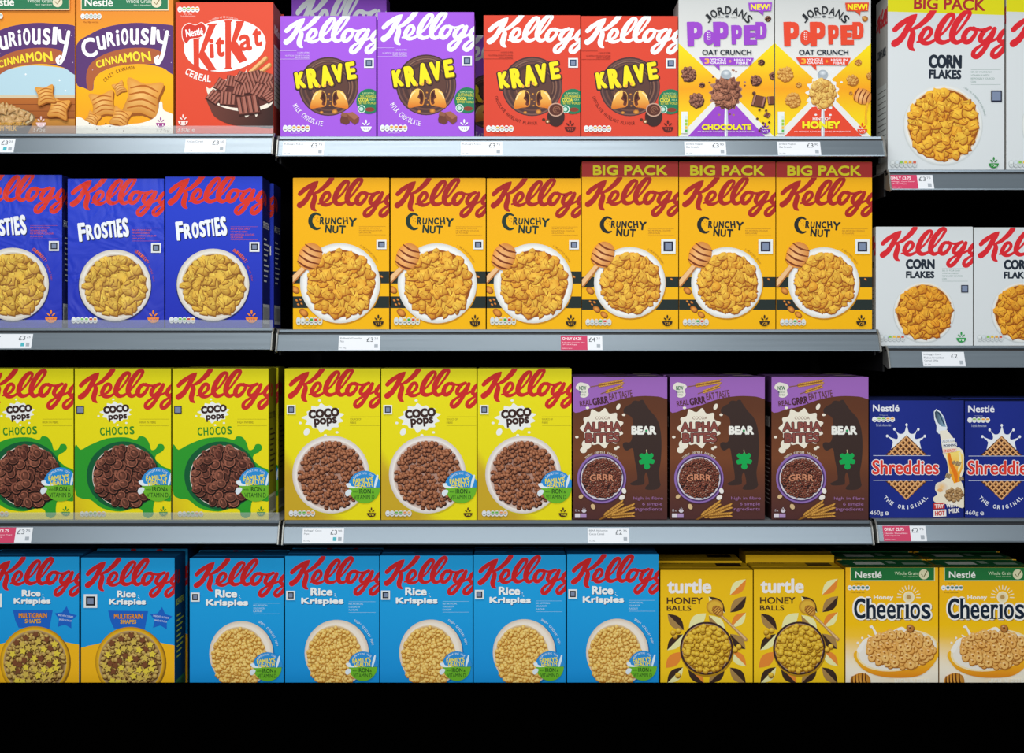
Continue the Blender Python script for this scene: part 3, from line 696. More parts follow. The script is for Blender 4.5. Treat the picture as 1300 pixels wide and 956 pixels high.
    for i in range(12): a.box(dp * .15, 74 + i * 6, dp * .85, 75 + i * 6, '#6a6a68')
    reg(name, a, '#e4e6e4', '#b9bab6', '#c9cac8')
design_popped('popped_choc', '#9a46c8', 0); design_popped('popped_honey', '#e5482c', 1)

def claims_lines(a, x, y, w, h, col, lines, rule=True):
    p = a.part; a.on('small_print'); n = len(lines); st = h / (n + .6)
    for i, t in enumerate(lines): a.text(t, x, y + st * (i + .5), x + w * min(1, len(t) / 24), y + st * (i + .5) + st * .55, col, .0)
    if rule: a.box(x, y, x + w, y + 1.2, col); a.box(x, y + h, x + w, y + h + 1.2, col)
    a.on(p)

def design_corn(name, big):
    if big: a = Art(4.347, 1100, 0, 1126, -8, 1275, 216, seed=21)
    else: a = Art(3.98, 1090, 240, 1112, 288, 1235, 439.5, seed=22)
    a.grid(60, -40, 780, 960, lambda x, y: mix(lin('#c6cccd'), lin('#d8dee0'), y / 300), 2, 3)
    cream = '#dde2e2'
    if big:
        a.on('pack_size_banner'); a.poly([(60, -60), (790, -60), (790, 84), (60, 62)], '#d8d212')
        a.text('BIG PACK', 258, -12, 655, 56, '#a82a2c', .05, rot=1.5)
        a.noclip = (0, (78) / 4.347 + 3, 999, 999); a.kellogg('#d8242e', 78 / 4.347 + 3, 2); a.noclip = None
        a.on('product_lettering'); a.text('CORN', 340, 300, 525, 376, '#1c2836', .085, rot=1); a.text('FLAKES', 342, 382, 522, 434, '#1c2836', .075, rot=1)
        claims_lines(a, 575, 382, 165, 82, '#7d9a90', ['50% OF YOUR DAILY', 'VITAMIN D NEEDS', 'RESPONSIBLY SOURCED', 'CORN'])
        a.on('bowl_picture'); a.ell(420, 690, 222, 222, '#ccd2d2', n=48); a.ell(420, 684, 218, 218, '#edf1f2', n=48, edge='#d9dcd8', r0=.9)
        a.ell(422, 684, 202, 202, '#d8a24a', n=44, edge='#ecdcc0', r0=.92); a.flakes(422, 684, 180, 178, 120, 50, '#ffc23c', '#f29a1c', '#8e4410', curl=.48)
        a.arct('A BOWL FULL OF SUNSHINE IN EVERY MORNING', 425, 684, 232, 62, 12, 8, '#7d9a90', 0)
        a.code(685, 498, 745, 560, '#20263a', False); a.vit(700, 905, 28, '#2a8a3a', 'V30'); a.nutri(126, 878, 272, 920, 6, ('#e0e6e6', '#d0dce4', '#8cc05a', '#e8c040', '#e0a040', '#d06048'), '#cfd6d6')
    else:
        a.kellogg('#d8242e', 1, 3)
        a.on('product_lettering'); a.text('CORN', 238, 354, 385, 406, '#1c2836', .085); a.text('FLAKES', 239, 415, 383, 452, '#1c2836', .075)
        claims_lines(a, 422, 402, 130, 64, '#7d9a90', ['50% OF YOUR DAILY', 'VITAMIN D NEEDS', 'RESPONSIBLY SOURCED', 'CORN'])
        a.on('bowl_picture'); a.ell(330, 626, 156, 156, '#c6cccc', n=44); a.ell(330, 622, 153, 153, '#edf1f2', n=44, edge='#d9dcd8', r0=.9)
        a.ell(332, 622, 143, 143, '#d8a24a', n=44, edge='#ecdcc0', r0=.92); a.flakes(332, 622, 126, 124, 95, 40, '#ffb432', '#ee9018', '#88400e', curl=.5)
        a.code(517, 486, 553, 524, '#20263a', False); a.vit(518, 760, 25, '#2a9a4a', 'V8'); a.nutri(105, 736, 232, 772, 6, ('#e0e6e6', '#d0dce4', '#8cc05a', '#e8c040', '#e0a040', '#d06048'), '#cfd6d6')
    a.on('front_artwork')
    kell_sides(a, '#c8343c', 'CORN FLAKES', '#26303c', '#c8ccc8', ytop=(78 / 4.347 + 3) if big else 0)
    reg(name, a, '#dde1e1', '#b4b3ae', '#b8bcbc')
design_corn('corn_big', True); design_corn('corn_small', False)

def design_frosties():
    a = Art(4.78, 205, 220, 210, 225, 333, 418, seed=31)
    a.grid(15, 15, 620, 960, lambda x, y: mix(lin('#2440cc'), lin('#2230b4'), (y - 200) / 700), 2, 4)
    a.kellogg('#d8321e', -2, 1)
    a.on('product_lettering')
    L = [('F', 88, 296, 138, 414), ('R', 136, 302, 186, 402), ('O', 184, 300, 232, 396), ('S', 234, 292, 272, 390), ('T', 270, 284, 314, 386), ('I', 300, 282, 318, 386), ('E', 322, 274, 356, 384), ('S', 356, 264, 396, 386)]
    L = [('F', 88, 296, 134, 412), ('R', 136, 308, 182, 402), ('O', 184, 300, 228, 398), ('S', 230, 292, 268, 392), ('T', 264, 284, 304, 388), ('I', 306, 280, 318, 386), ('E', 324, 272, 356, 386), ('S', 358, 264, 396, 384)]
    a.letters([(t[0], t[1] + 4, t[2] + 5, t[3] + 4, t[4] + 5) for t in L], '#141c4c', .08, rot=-6); a.letters(L, '#f2f6fa', .06, rot=-6)
    claims_lines(a, 420, 328, 165, 80, '#e0603a', ['50% OF YOUR DAILY', 'VITAMIN D NEEDS', 'NO ARTIFICIAL COLOURS', 'OR FLAVOURS'])
    a.on('bowl_picture'); a.ell(313, 688, 224, 224, '#1a2068', n=48); a.ell(313, 682, 220, 220, '#f2eee6', n=48, edge='#cfc8bc', r0=.88)
    a.ell(315, 684, 196, 196, '#bfa888', n=44, edge='#e4dccc', r0=.9); a.flakes(316, 684, 170, 170, 85, 54, '#fac850', '#e6a536', '#7c4a1c', gap=.5, curl=.62)
    a.arct('GR-R-REAT!', 313, 682, 246, 60, 33, 20, '#e8642c', .05); a.arct('TASTING TODAY', 313, 682, 240, 30, 5, 9, '#c8503a', 0)
    a.code(535, 422, 596, 482, '#1c2030'); a.vit(548, 890, 36, '#f08a2c', 'V10', '#5a3a8a'); a.nutri(50, 878, 206, 918, 6, ('#e0e6e8', '#cfe0ea', '#7cc05a', '#7cc05a', '#c85040', '#e8a84a'))
    a.on('front_artwork'); kell_sides(a, '#c8321e', 'FROSTIES', '#e8eef2', '#c8ccd0')
    reg('frosties', a, '#2238c0', '#1c2470', '#1c2c90')
design_frosties()

def nuts(a, lst):
    a.on('nut_picture')
    for x, y, r in lst: a.ell(x + 2, y + 3, r, r * .7, '#6a3208', rot=35, n=12); a.ell(x, y, r, r * .68, '#e89a40', rot=35, n=12, edge='#a85a18', r0=.3)
    a.on('front_artwork')
def crunchy_title(a, ax, ay, bx, by, kx, ky, big):
    """CRUNCHY NUT with its large crescent C; placed by the sheet of the smaller box"""
    def X(x): return ax + (x - bx) * kx
    def Y(y): return ay + (y - by) * ky
    a.on('product_lettering'); c = '#1c3228' if not big else '#1e2220'
    a.stroke([(X(192), Y(252), 5 * kx), (X(165), Y(243), 8 * kx), (X(140), Y(262), 12 * kx), (X(133), Y(292), 13 * kx), (X(145), Y(320), 12 * kx), (X(170), Y(335), 8 * kx), (X(192), Y(330), 5 * kx)], c)
    for t, x0, y0, x1, y1, r in (('R', 190, 262, 218, 310, 4), ('U', 222, 268, 250, 308, 6), ('N', 256, 266, 288, 310, 4), ('C', 292, 266, 322, 308, 2), ('H', 328, 264, 360, 310, -6), ('Y', 362, 268, 412, 322, 6), ('N', 222, 310, 262, 360, 5), ('U', 266, 316, 302, 362, 3), ('T', 306, 314, 346, 364, 4)):
        a.text(t, X(x0), Y(y0), X(x1), Y(y1), c, .07, rot=r)
    for x, y in ((168, 280), (178, 270), (180, 290), (160, 268)): a.ell(X(x), Y(y), 3 * kx, 3 * kx, '#c87a1c', n=6)
    a.on('front_artwork')
def design_crunchy(name, big):
    if big: a = Art(4.345, 858, 200, 862, 205, 984, 419, seed=41)
    else: a = Art(4.78, 490, 220, 496, 226, 617, 417, seed=42)
    a.grid(0, 0, 640, 980, lambda x, y: mix(lin('#f2ae00'), lin('#f7b900'), y / 700), 2, 3)
    sy = ((660, 718), (785, 842)) if big else ((590, 664), (741, 812))
    for y0, y1 in sy: a.box(0, y0, 640, y1, '#1f2b28')
    if big:
        a.on('pack_size_banner'); a.box(0, 0, 640, 108, '#ae2c28'); a.text('BIG PACK', 78, 42, 488, 98, '#e0d41c', .055)
        a.noclip = (0, 20, 999, 999); a.kellogg('#a8221c', 20, 2); a.noclip = None
        crunchy_title(a, 123, 328, 128, 240, .88, .9, True)
        claims_lines(a, 382, 392, 142, 38, '#a8782a', ['NO ARTIFICIAL COLOURS', 'OR FLAVOURS'])
        B, R, RF = (280, 692), 197, 152; code = (453, 452, 532, 532)
        nuts(a, ((62, 735, 24), (98, 838, 22), (138, 868, 22), (62, 795, 8), (86, 800, 9), (72, 812, 7), (510, 672, 8)))
    else:
        a.kellogg('#a6221e', 0, 3)
        crunchy_title(a, 128, 240, 128, 240, 1, 1, False)
        claims_lines(a, 426, 320, 160, 50, '#b07e20', ['SOURCE OF VITAMIN D', 'NO ARTIFICIAL COLOURS', 'OR FLAVOURS'])
        B, R, RF = (312, 662), 241, 186; code = (532, 402, 592, 458)
        nuts(a, ((42, 700, 28), (92, 838, 30), (50, 765, 9), (72, 760, 9), (60, 790, 9), (80, 785, 8), (562, 622, 9)))
    a.on('bowl_picture'); a.ell(B[0] + 4, B[1] + 8, R, R, '#c98a10', n=48); a.ell(B[0], B[1], R, R, '#f4f4f0', n=52, edge='#d3d2cc', r0=.9)
    a.ell(B[0], B[1], R * .86, R * .86, '#dcdbd4', n=44, edge='#f0efea', r0=.9)
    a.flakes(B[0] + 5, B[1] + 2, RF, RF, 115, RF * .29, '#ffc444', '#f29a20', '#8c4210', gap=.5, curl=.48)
    a.arct('A DELICIOUS CRUNCH', B[0], B[1], R * 1.08, 62, 30, 9, '#b07e20', 0)
    a.dipper(132, 540 if big else 505, 72 if big else 82, 25, (18, 700) if big else (20, 650))
    a.code(*code, '#23263c')
    if big: a.vit(487, 912, 28, '#2a2018', 'V28', '#f0b020'); a.nutri(38, 892, 178, 930, 6, ('#dfe6ea', '#bcd4ea', '#d8d0c0', '#4aa85a', '#d84a34', '#d0d8e0'), '#dcdcd4')
    else:
        a.vit(543, 900, 32, '#2a2018', 'V15', '#f0b020'); a.nutri(50, 865, 206, 915, 6, ('#cfe0ea', '#dfe6e8', '#e8b83a', '#4aa83a', '#d84a2c', '#e8a83a'), '#dcdcd0')
    a.on('small_print'); a.text('Typical values per 100g', 90, 924 if not big else 938, 165, 930 if not big else 943, '#8a5a10', 0)
    a.on('front_artwork'); kell_sides(a, '#b4302c', 'CRUNCHY NUT', '#26302c', '#d8d4c0', ytop=20 if big else 0)
    reg(name, a, '#f5b400', '#c08a08', '#b98208')
design_crunchy('crunchy', False); design_crunchy('crunchy_big', True)

def coco_title(a, x0, y0, x1, y1, xp0, yp0, xp1, yp1, cx, cy, rx, ry):
    a.on('product_lettering'); a.splash(cx, cy, rx, ry, '#eef0ec', 13, 9, 4)
    a.text('COCO', x0, y0 - 3, x1, y1 - 5, '#3a2420', .11, rot=-5); a.text('pops', xp0, yp0, xp1, yp1, '#3a2420', .075, rot=-5); a.on('front_artwork')
def design_chocos():
    a = Art(4.78, 90, 465, 95, 468, 217, 657, seed=51)
    a.grid(0, 0, 640, 960, lambda x, y: mix(lin('#e8de10'), lin('#ecdc14'), y / 900) if x > 100 or y < 600 else mix(lin('#ecdc14'), lin('#cfae1c'), (y - 600) / 300), 3, 6)
    a.kellogg('#cc2a28', 1, 2)
    coco_title(a, 196, 236, 354, 284, 228, 288, 342, 330, 275, 275, 92, 62)
    a.on('flavour_lettering'); a.letters([(c, 176 + i * 36, 366 - i * 1.5, 206 + i * 36, 416 - i * 1.5) for i, c in enumerate('CHOCOS')], '#3a8a22', .05, rot=-3)
    claims_lines(a, 418, 316, 180, 40, '#8a7c1c', ['HIGH IN FIBRE'])
    a.on('bowl_picture')
    a.blob([(25, 480), (60, 500), (120, 470), (220, 432), (330, 425), (395, 440), (415, 420), (450, 425), (475, 460), (488, 500), (515, 495), (530, 468), (558, 468), (568, 492), (548, 515), (520, 530), (515, 560), (560, 600), (620, 640), (620, 800), (520, 800), (500, 850), (500, 890), (470, 910), (440, 895), (430, 860), (380, 850), (300, 870), (190, 850), (120, 800), (60, 790), (25, 740)], '#2c9a2c', 4)
    a.ell(318, 655, 222, 205, '#0e5c34', n=44); a.ell(330, 660, 200, 185, '#d8ccc0', n=44)
    a.cups(330, 660, 182, 168, 95, 62, '#b8735a', '#6e3a2e', '#1c0c0a', gap=.56)
    a.badge(530, 700, 103)
    a.code(35, 238, 81, 283, '#2c2a3c', False); a.vit(562, 878, 26, '#2a8a2a', 'V10', '#e8e020'); a.nutri(58, 868, 212, 900, 6, ('#d8dccc', '#c8d0cc', '#7cae4a', '#7cae4a', '#d88a5a', '#d8b06a'), '#d2d4c4')
    a.on('front_artwork'); kell_sides(a, '#b8302a', 'COCO POPS', '#3a2c20', '#c8c8a8')
    reg('chocos', a, '#e8dc12', '#8f8c18', '#9a9618')
design_chocos()
def design_coco():
    a = Art(4.66, 480, 460, 484, 468, 605, 658, seed=55)
    a.grid(0, 20, 640, 960, lambda x, y: mix(lin('#ece014'), lin('#eadc12'), y / 900) if x + (900 - y) > 330 else lin('#c9a626'), 8, 10)
    a.kellogg('#cc2826', 0, 2)
    coco_title(a, 158, 274, 342, 330, 192, 324, 328, 378, 248, 325, 118, 82)
    a.on('front_artwork'); a.ell(148, 408, 17, 22, '#eef0ec', rot=30, n=12)
    claims_lines(a, 405, 318, 175, 52, '#8a7c1c', ['SOURCE OF', 'FIBRE'])
    a.on('bowl_picture'); a.ell(298, 668, 226, 226, '#c9b81c', n=48); a.ell(292, 657, 228, 228, '#f0eae4', n=50, edge='#d2c8c0', r0=.9)
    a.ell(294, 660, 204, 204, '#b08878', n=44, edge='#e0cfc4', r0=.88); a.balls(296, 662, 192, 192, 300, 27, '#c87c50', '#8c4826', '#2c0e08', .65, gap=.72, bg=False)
    a.badge(492, 722, 96)
    a.code(32, 250, 84, 304, '#2c2a3c'); a.vit(532, 888, 26, '#4a2c1c', 'V8', '#e8e020'); a.nutri(45, 866, 198, 902, 6, ('#dfe4e8', '#cfd8e0', '#6cae4a', '#6cae4a', '#e0905a', '#e8b06a'), '#dcdcd8')
    a.on('small_print'); a.text('Typical values per 100g', 85, 908, 160, 914, '#8a6a20', 0)
    a.on('front_artwork'); kell_sides(a, '#b8302a', 'COCO POPS', '#3a2c20', '#c8c8a8')
    reg('coco', a, '#eadf12', '#94901a', '#9a9618')
design_coco()

def design_bear():
    a = Art(4.904, 845, 470, 850, 477, 971, 656, seed=61)
    def bg(x, y): return mix(lin('#6e3e24'), lin('#4e2c2c'), (y - 550) / 350) if y > 550 else mix(lin('#5e3420'), lin('#784428'), (y - 200) / 350)
    a.grid(20, 30, 640, 930, bg, 4, 9)
    a.on('top_swoosh'); a.blob([(20, 30), (320, 30), (640, 30), (640, 165), (560, 155), (450, 152), (330, 170), (200, 215), (120, 232), (20, 242)], '#9c66b8', 4)
    a.on('brand_lettering')
    a.blob([(342, 236), (366, 212), (392, 200), (400, 186), (418, 180), (440, 184), (452, 176), (468, 178), (474, 192), (490, 215), (512, 245), (545, 280), (568, 330), (580, 400), (582, 480), (576, 560), (566, 620), (572, 680), (576, 702), (552, 726), (500, 730), (478, 722), (488, 704), (502, 690), (494, 640), (484, 622), (474, 650), (474, 690), (450, 700), (400, 702), (384, 690), (412, 676), (430, 662), (424, 600), (412, 540), (404, 484), (392, 474), (366, 488), (346, 478), (338, 450), (352, 436), (384, 436), (398, 400), (402, 340), (398, 290), (372, 268), (350, 262)], '#3a2a26', 3)
    a.text('BEAR', 392, 336, 550, 390, '#f2f2ea', .09)
    a.ell(487, 366, 9, 8, '#2a9a5a', n=8)
    a.on('leaf_picture')
    a.blob([(490, 605), (470, 590), (475, 570), (448, 572), (440, 550), (458, 540), (442, 520), (456, 505), (476, 512), (490, 496), (502, 512), (520, 503), (532, 520), (520, 538), (538, 548), (530, 570), (505, 568), (510, 590)], '#10a850', 4); a.stroke([(489, 500, 2), (487, 484, 2.5)], '#c8b88a', 0)
    a.on('product_lettering')
    a.splash(205, 350, 138, 118, '#efe8d6', 11, 12, 5); a.ell(90, 485, 22, 19, '#efe8d6', n=14); a.ell(110, 450, 30, 30, '#efe8d6', n=14); a.ell(310, 218, 12, 20, '#efe8d6', rot=25, n=12)
    a.text('COCOA', 166, 278, 258, 296, '#7a4a3a', .0)
    for t, x0, y0, x1, y1 in (('ALPHA', 92, 312, 330, 370), ('BITES', 102, 378, 318, 438)): a.text(t, x0, y0, x1, y1, '#8a4a42', .07, out=[('#3a1a1c', .12)], rot=-1)
    a.arct('yummy cereal letters', 205, 660, 162, 130, 50, 13, '#efe8d6', .02)
    a.on('top_swoosh'); a.text('REAL', 66, 178, 142, 212, '#5a3036', .03, rot=-9); a.text('GRRR', 146, 158, 248, 204, '#4a2430', .06, rot=-9); a.text('EAT TASTE', 250, 124, 398, 168, '#6a3c4a', .03, rot=-9)
    a.blob([(50, 80), (70, 68), (95, 72), (115, 78), (130, 95), (118, 115), (122, 145), (98, 162), (70, 155), (72, 125), (42, 105)], '#e8e4d8', 4); a.text('NEW', 62, 90, 108, 116, '#2a6a4a', .05); a.text('BREKKIE', 64, 124, 108, 134, '#2a6a4a', 0); a.text('BITES', 68, 140, 104, 150, '#2a6a4a', 0)
    a.wheat(135, 95, 335, 62, 12, 17); a.wheat(200, 138, 330, 92, 9, 15)
    a.on('bowl_picture'); a.ell(207, 664, 154, 152, '#4a2a4a', n=44); a.ell(205, 658, 154, 152, '#8f6cb0', n=48); a.ell(206, 660, 143, 141, '#4e3668', n=44); a.ell(206, 660, 134, 132, '#d8d0d8', n=44)
    a.ell(206, 658, 126, 122, '#3a2222', n=40); a.rings(206, 656, 118, 114, 150, 26, '#a45e48', '#6e362a', '#200e0c', gap=.66, bg=False)
    a.text('GRRR', 128, 640, 282, 682, '#d08a68', .05, out=[('#2a1412', .1)], warp=lambda x, y: (x, y - 10 * math.cos((x - 205) / 60)))
    for x, y, r, q in ((74, 770, 12, 60), (150, 832, 14, -30), (332, 775, 15, 60), (345, 735, 14, -20)): a.ell(x, y, r, r * 1.3, '#d8b888' if r < 15 and x < 200 else '#f0ece4', rot=q, n=10)
    a.on('wheat_picture'); a.wheat(185, 915, 330, 812, 10, 22); a.wheat(190, 912, 400, 830, 12, 22); a.wheat(225, 895, 400, 880, 10, 20)
    a.on('small_print'); a.text('high in fibre', 405, 770, 590, 795, '#a070a0', .02); a.text('6 simple', 460, 805, 585, 830, '#a070a0', .02); a.text('ingredients', 415, 836, 585, 862, '#a070a0', .02)
    a.text('15 x', 38, 848, 64, 862, '#d8d0d8', 0); a.vit(93, 858, 15, '#d8d0d8', ''); a.on('nutrition_panel'); a.box(36, 874, 68, 900, '#e0d8e0'); a.box(70, 874, 108, 900, '#b090c0')
    a.face = 'L'; ox, oy, zs = a.ox, a.oy, a.zs; a.z = 1.2e-4; a.ox = a.oy = 0; a.zs = 1; a.on('side_print'); dp = BOXD / S
    a.box(0, 0, dp, 32, '#6a4480'); a.blob([(4, 45), (dp - 5, 40), (dp - 8, 72), (6, 76)], '#1c1414', 4); a.text('GRRR', 8, 50, dp - 10, 64, '#d8d0c8', .04)
    for i in range(14): a.box(7, 88 + i * 5.5, dp - 8 - (i * 5) % 12, 89.5 + i * 5.5, '#b8a8a0')
    a.face = 'T'; a.on('top_print'); a.box(48, 4, 75, 22, '#8a6aa0'); a.box(86, 6, 110, 30, '#c8b8a8')
    reg('bear', a, '#6a3c26', '#3a2020', '#5c3a72')
design_bear()

def design_shreddies():
    a = Art(5.79, 1098, 500, 1104, 508, 1223, 657, seed=71)
    a.grid(20, 30, 740, 930, lambda x, y: mix(lin('#1c2e8c'), lin('#16267a'), abs(x - 330) / 400), 3, 3)
    a.on('maker_lettering'); a.text('Nestlé', 58, 76, 252, 128, '#eef0f4', .04)
    a.nestle_nutri(55, 165, 218, 205); a.on('small_print'); a.text('Per 40g serving', 108, 150, 165, 158, '#c8d0e0', 0); a.text('% of adult reference intake', 82, 216, 192, 236, '#c8d0e0', 0)
    a.on('waffle_picture')
    cr = [(155, 305), (205, 330), (215, 258), (262, 285)]
    a.blob([(208, 420), (205, 350), (175, 318), (165, 305), (190, 318), (235, 330), (240, 300), (220, 262), (250, 290), (285, 285), (302, 240), (306, 225), (312, 245), (325, 285), (358, 290), (385, 258), (368, 300), (372, 330), (420, 318), (440, 305), (420, 330), (400, 350), (398, 420)], '#eef2f4', 3)
    for x, y in ((163, 307), (216, 257), (305, 224), (391, 258), (438, 308)): a.ell(x, y, 9, 11, '#eef2f4', n=10)
    def waffle(pts, sg):
        a.poly(pts, '#4a2a1e')
        X0, X1, Y0, Y1 = 150, 450, pts[0][1], pts[1][1]
        ap = 300 if sg > 0 else 775; bs = 447 if sg > 0 else 638
        def half(y): return 150 * abs(y - ap) / abs(bs - ap)
        for k in range(-9, 10):
            for d in (1, -1):
                seg = []
                for i in range(25):
                    y = min(ap, bs) + abs(bs - ap) * i / 24; x = 303 + k * 42 + d * (y - bs) * .95 * sg
                    if abs(x - 303) <= half(y) - 3: seg.append((x, y, 6.5))
                if len(seg) > 1: a.stroke([seg[0], seg[-1]], '#c98a4e' if d > 0 else '#b87a40', 0); a.stroke([(seg[0][0] - 2, seg[0][1] - 2, 2.5), (seg[-1][0] - 2, seg[-1][1] - 2, 2.5)], '#ecbc84', 0)
    waffle([(305, 300), (148, 447), (455, 447)], 1); a.on('waffle_picture#2'); waffle([(305, 775), (148, 638), (455, 638)], -1)
    a.on('product_lettering'); a.box(60, 449, 480, 453, '#c8d0e8'); a.box(60, 631, 500, 635, '#c8d0e8')
    a.text('Shreddies', 52, 482, 540, 590, '#de3a30', .045, out=[('#f6f2f2', .10)])
    a.on('small_print'); a.arct('THE ORIGINAL', 297, 640, 190, 215, 325, 30, '#e8ecf4', .05, below=True, fit=.75)
    a.text('460g', 35, 855, 132, 894, '#eef0f4', .01); a.text('e', 145, 862, 172, 888, '#eef0f4', .0)
    a.on('serving_picture')
    a.poly([(503, 128), (520, 108), (552, 128), (578, 168), (602, 248), (588, 285), (540, 292), (522, 270), (524, 235), (506, 180)], '#e6edf4')
    a.poly([(510, 132), (521, 118), (546, 134), (572, 172), (592, 240), (560, 236), (534, 212), (514, 172)], lambda x, y: mix(lin('#1c2c40'), lin('#8fb4cc'), (x - 510) / 80))
    a.poly([(522, 122), (546, 136), (586, 226), (576, 228), (548, 160)], '#27405a')
    a.poly([(545, 270), (600, 262), (652, 330), (672, 392), (570, 430), (556, 345)], '#f0ead8')
    a.poly(catmull([(570, 420), (670, 392), (700, 400), (722, 440), (724, 560), (700, 625), (722, 690), (724, 830), (640, 812), (520, 796), (498, 762), (528, 735), (512, 700), (522, 655), (560, 640), (592, 612), (606, 560), (598, 490)], 4, True), '#efe6ce')
    a.poly([(592, 430), (690, 412), (716, 450), (716, 540), (694, 590), (700, 640), (650, 655), (618, 580), (606, 500)], lambda x, y: mix(lin('#fbe27a'), lin('#f2a018'), (y - 420) / 180))
    a.stroke([(615, 440, 9), (628, 510, 13), (660, 580, 15), (668, 640, 8)], '#ea7a18'); a.stroke([(690, 430, 7), (696, 500, 9), (684, 560, 6)], '#f8ecb0')
    for x, y, z, q in ((682, 508, 34, 20), (608, 598, 36, 20), (705, 620, 30, -10), (650, 500, 24, 60)): a.wafer(x, y, z, q, '#b8a07c', '#98805c', '#6a5636', 3)
    a.ell(560, 680, 42, 36, '#f0c078', n=16, edge='#e8dcc8'); a.ell(548, 705, 20, 14, '#e8b070', n=12); a.balls(650, 735, 60, 45, 26, 28, '#d8b078', '#a87c48', '#6a4824', .7, gap=.6, bg=False)
    a.on('claim_lettering')
    a.poly([(556, 335), (655, 322), (660, 345), (560, 356)], '#eef0f2'); a.text('UNLOCK YOUR', 562, 336, 655, 350, '#303a5a', .03, rot=-5); a.poly([(565, 364), (668, 352), (672, 378), (570, 392)], '#eef0f2'); a.text('MORNING', 572, 366, 666, 384, '#20284a', .06, rot=-5)
    a.poly([(566, 402), (668, 394), (670, 420), (570, 434)], '#f2d4c8'); a.text('ENERGY', 574, 404, 664, 424, '#e8684a', .06, rot=-4)
    a.poly([(500, 800), (580, 795), (582, 838), (502, 845)], '#cc3a34'); a.text('TRY', 508, 806, 576, 836, '#f8e8e4', .06, rot=-3); a.text('WITH', 592, 796, 672, 832, '#f4f0ec', .07, rot=-4)
    a.poly([(500, 850), (592, 845), (594, 896), (500, 902)], '#f2ece8'); a.text('HOT', 510, 856, 584, 892, '#cc3a34', .08, rot=-3); a.text('MILK', 612, 838, 690, 872, '#f4f0ec', .06, rot=-5)
    a.on('front_artwork')
    reg('shreddies', a, '#1a2a84', '#141c54', '#182458')
design_shreddies()

def design_rice(name, multi):
    if multi: a = Art(5.313, 95, 695, 102, 708, 222, 895, seed=81)
    else: a = Art(5.31, 475, 695, 482, 705, 601, 893, seed=82)
    a.grid(20, 40, 700, 1070, lambda x, y: mix(lin('#1ca2e2'), lin('#148cd6'), (y - 300) / 700), 2, 5)
    a.kellogg('#cc1f22', 1, 3)
    a.on('product_lettering')
    if multi:
        R1, R2 = (283, 290, 412, 336), (228, 345, 480, 396)
    else: R1, R2 = (208, 264, 356, 320), (145, 332, 430, 386)
    for t, r in (('Rice', R1), ('Krispies', R2)): a.text(t, r[0] + 3, r[1] + 4, r[2] + 3, r[3] + 4, '#0e4a80', .09); a.text(t, *r, '#f4f6f4', .075)
    for i, (dx, dy) in enumerate(((0, 0), (0, 14), (8, 22))): a.ell(R1[2] + 16 + dx, R1[3] - 14 + dy, 3, 3, '#f4f6f4', n=8)
    if multi:
        a.on('claim_banner'); a.poly([(222, 425), (495, 428), (472, 552), (262, 545), (240, 500)], '#1c62c4')
        a.text('MULTIGRAIN', 262, 446, 456, 480, '#e8982c', .05, out=[('#3a2a6a', .09)]); a.text('SHAPES', 305, 486, 414, 514, '#e8b02c', .05, out=[('#3a2a6a', .09)])
        a.poly([(582 + (80 if i % 2 == 0 else 44) * math.sin(i * math.pi / 5 + .1), 480 - (80 if i % 2 == 0 else 44) * math.cos(i * math.pi / 5 + .1)) for i in range(10)], '#1c62c4')
        a.text('MADE WITH 3 GRAINS', 530, 460, 636, 472, '#e8f0f8', .02, rot=8); a.text('BAKED IN THE UK', 540, 488, 625, 500, '#e8f0f8', .02, rot=8)
        a.on('front_artwork'); a.blob([(20, 720), (60, 672), (150, 650), (370, 600), (600, 645), (700, 672), (720, 760), (720, 1080), (20, 1080)], '#f4b81a', 4)
        a.on('bowl_picture'); a.ell(378, 778, 242, 242, '#8a6418', n=48); a.ell(372, 772, 238, 238, '#e8b420', n=50, edge='#b98414', r0=.92); a.ell(374, 776, 216, 216, '#7c5a34', n=46, edge='#c8a870', r0=.9)
        a.balls(374, 778, 198, 198, 200, 36, '#e8cc68', '#c09040', '#50300e', .6, gap=.7, bg=False)
        for i, (x, y) in enumerate(a.scatter(374, 770, 180, 180, 40, 48)):
            c = ('#e4cc44', '#d4b850', '#7a4a2c')[i % 3]; ph = a.r.uniform(0, 6)
            for cc, o in (('#4a3010', 3), (c, 0)): a.poly([(x + o + (27 if k % 2 == 0 else 15) * math.cos(k * math.pi / 5 + ph), y + o + (27 if k % 2 == 0 else 15) * math.sin(k * math.pi / 5 + ph)) for k in range(10)], cc)
        a.code(58, 314, 150, 406, '#18181c')
    else:
        claims_lines(a, 465, 358, 180, 72, '#cfe8f4', ['NO ARTIFICIAL', 'COLOURS OR', 'FLAVOURS'])
        a.on('bowl_picture'); a.ell(390, 708, 218, 226, '#0e6cae', n=48); a.ell(384, 702, 216, 222, '#f2e8da', n=50, edge='#d9c8b4', r0=.88)
        a.ell(370, 730, 186, 212, '#c89a4a', n=46, edge='#e8d4b0', r0=.92); a.balls(368, 732, 178, 202, 300, 29, '#ffe890', '#f8c850', '#b87420', .55, gap=.66, bg=False)
        a.arct('snap, crackle, pop!', 384, 702, 250, 62, 12, 15, '#dcecf4', .01)
        a.badge(562, 782, 100); a.code(45, 284, 106, 346, '#18181c')
    a.on('front_artwork'); kell_sides(a, '#b01f28', 'RICE KRISPIES', '#c8dc4a', '#3a8a5a')
    reg(name, a, '#1a9ade', '#0c4c80', '#12639a', flap='#0a2c4c')
design_rice('rice_multi', True); design_rice('rice', False)

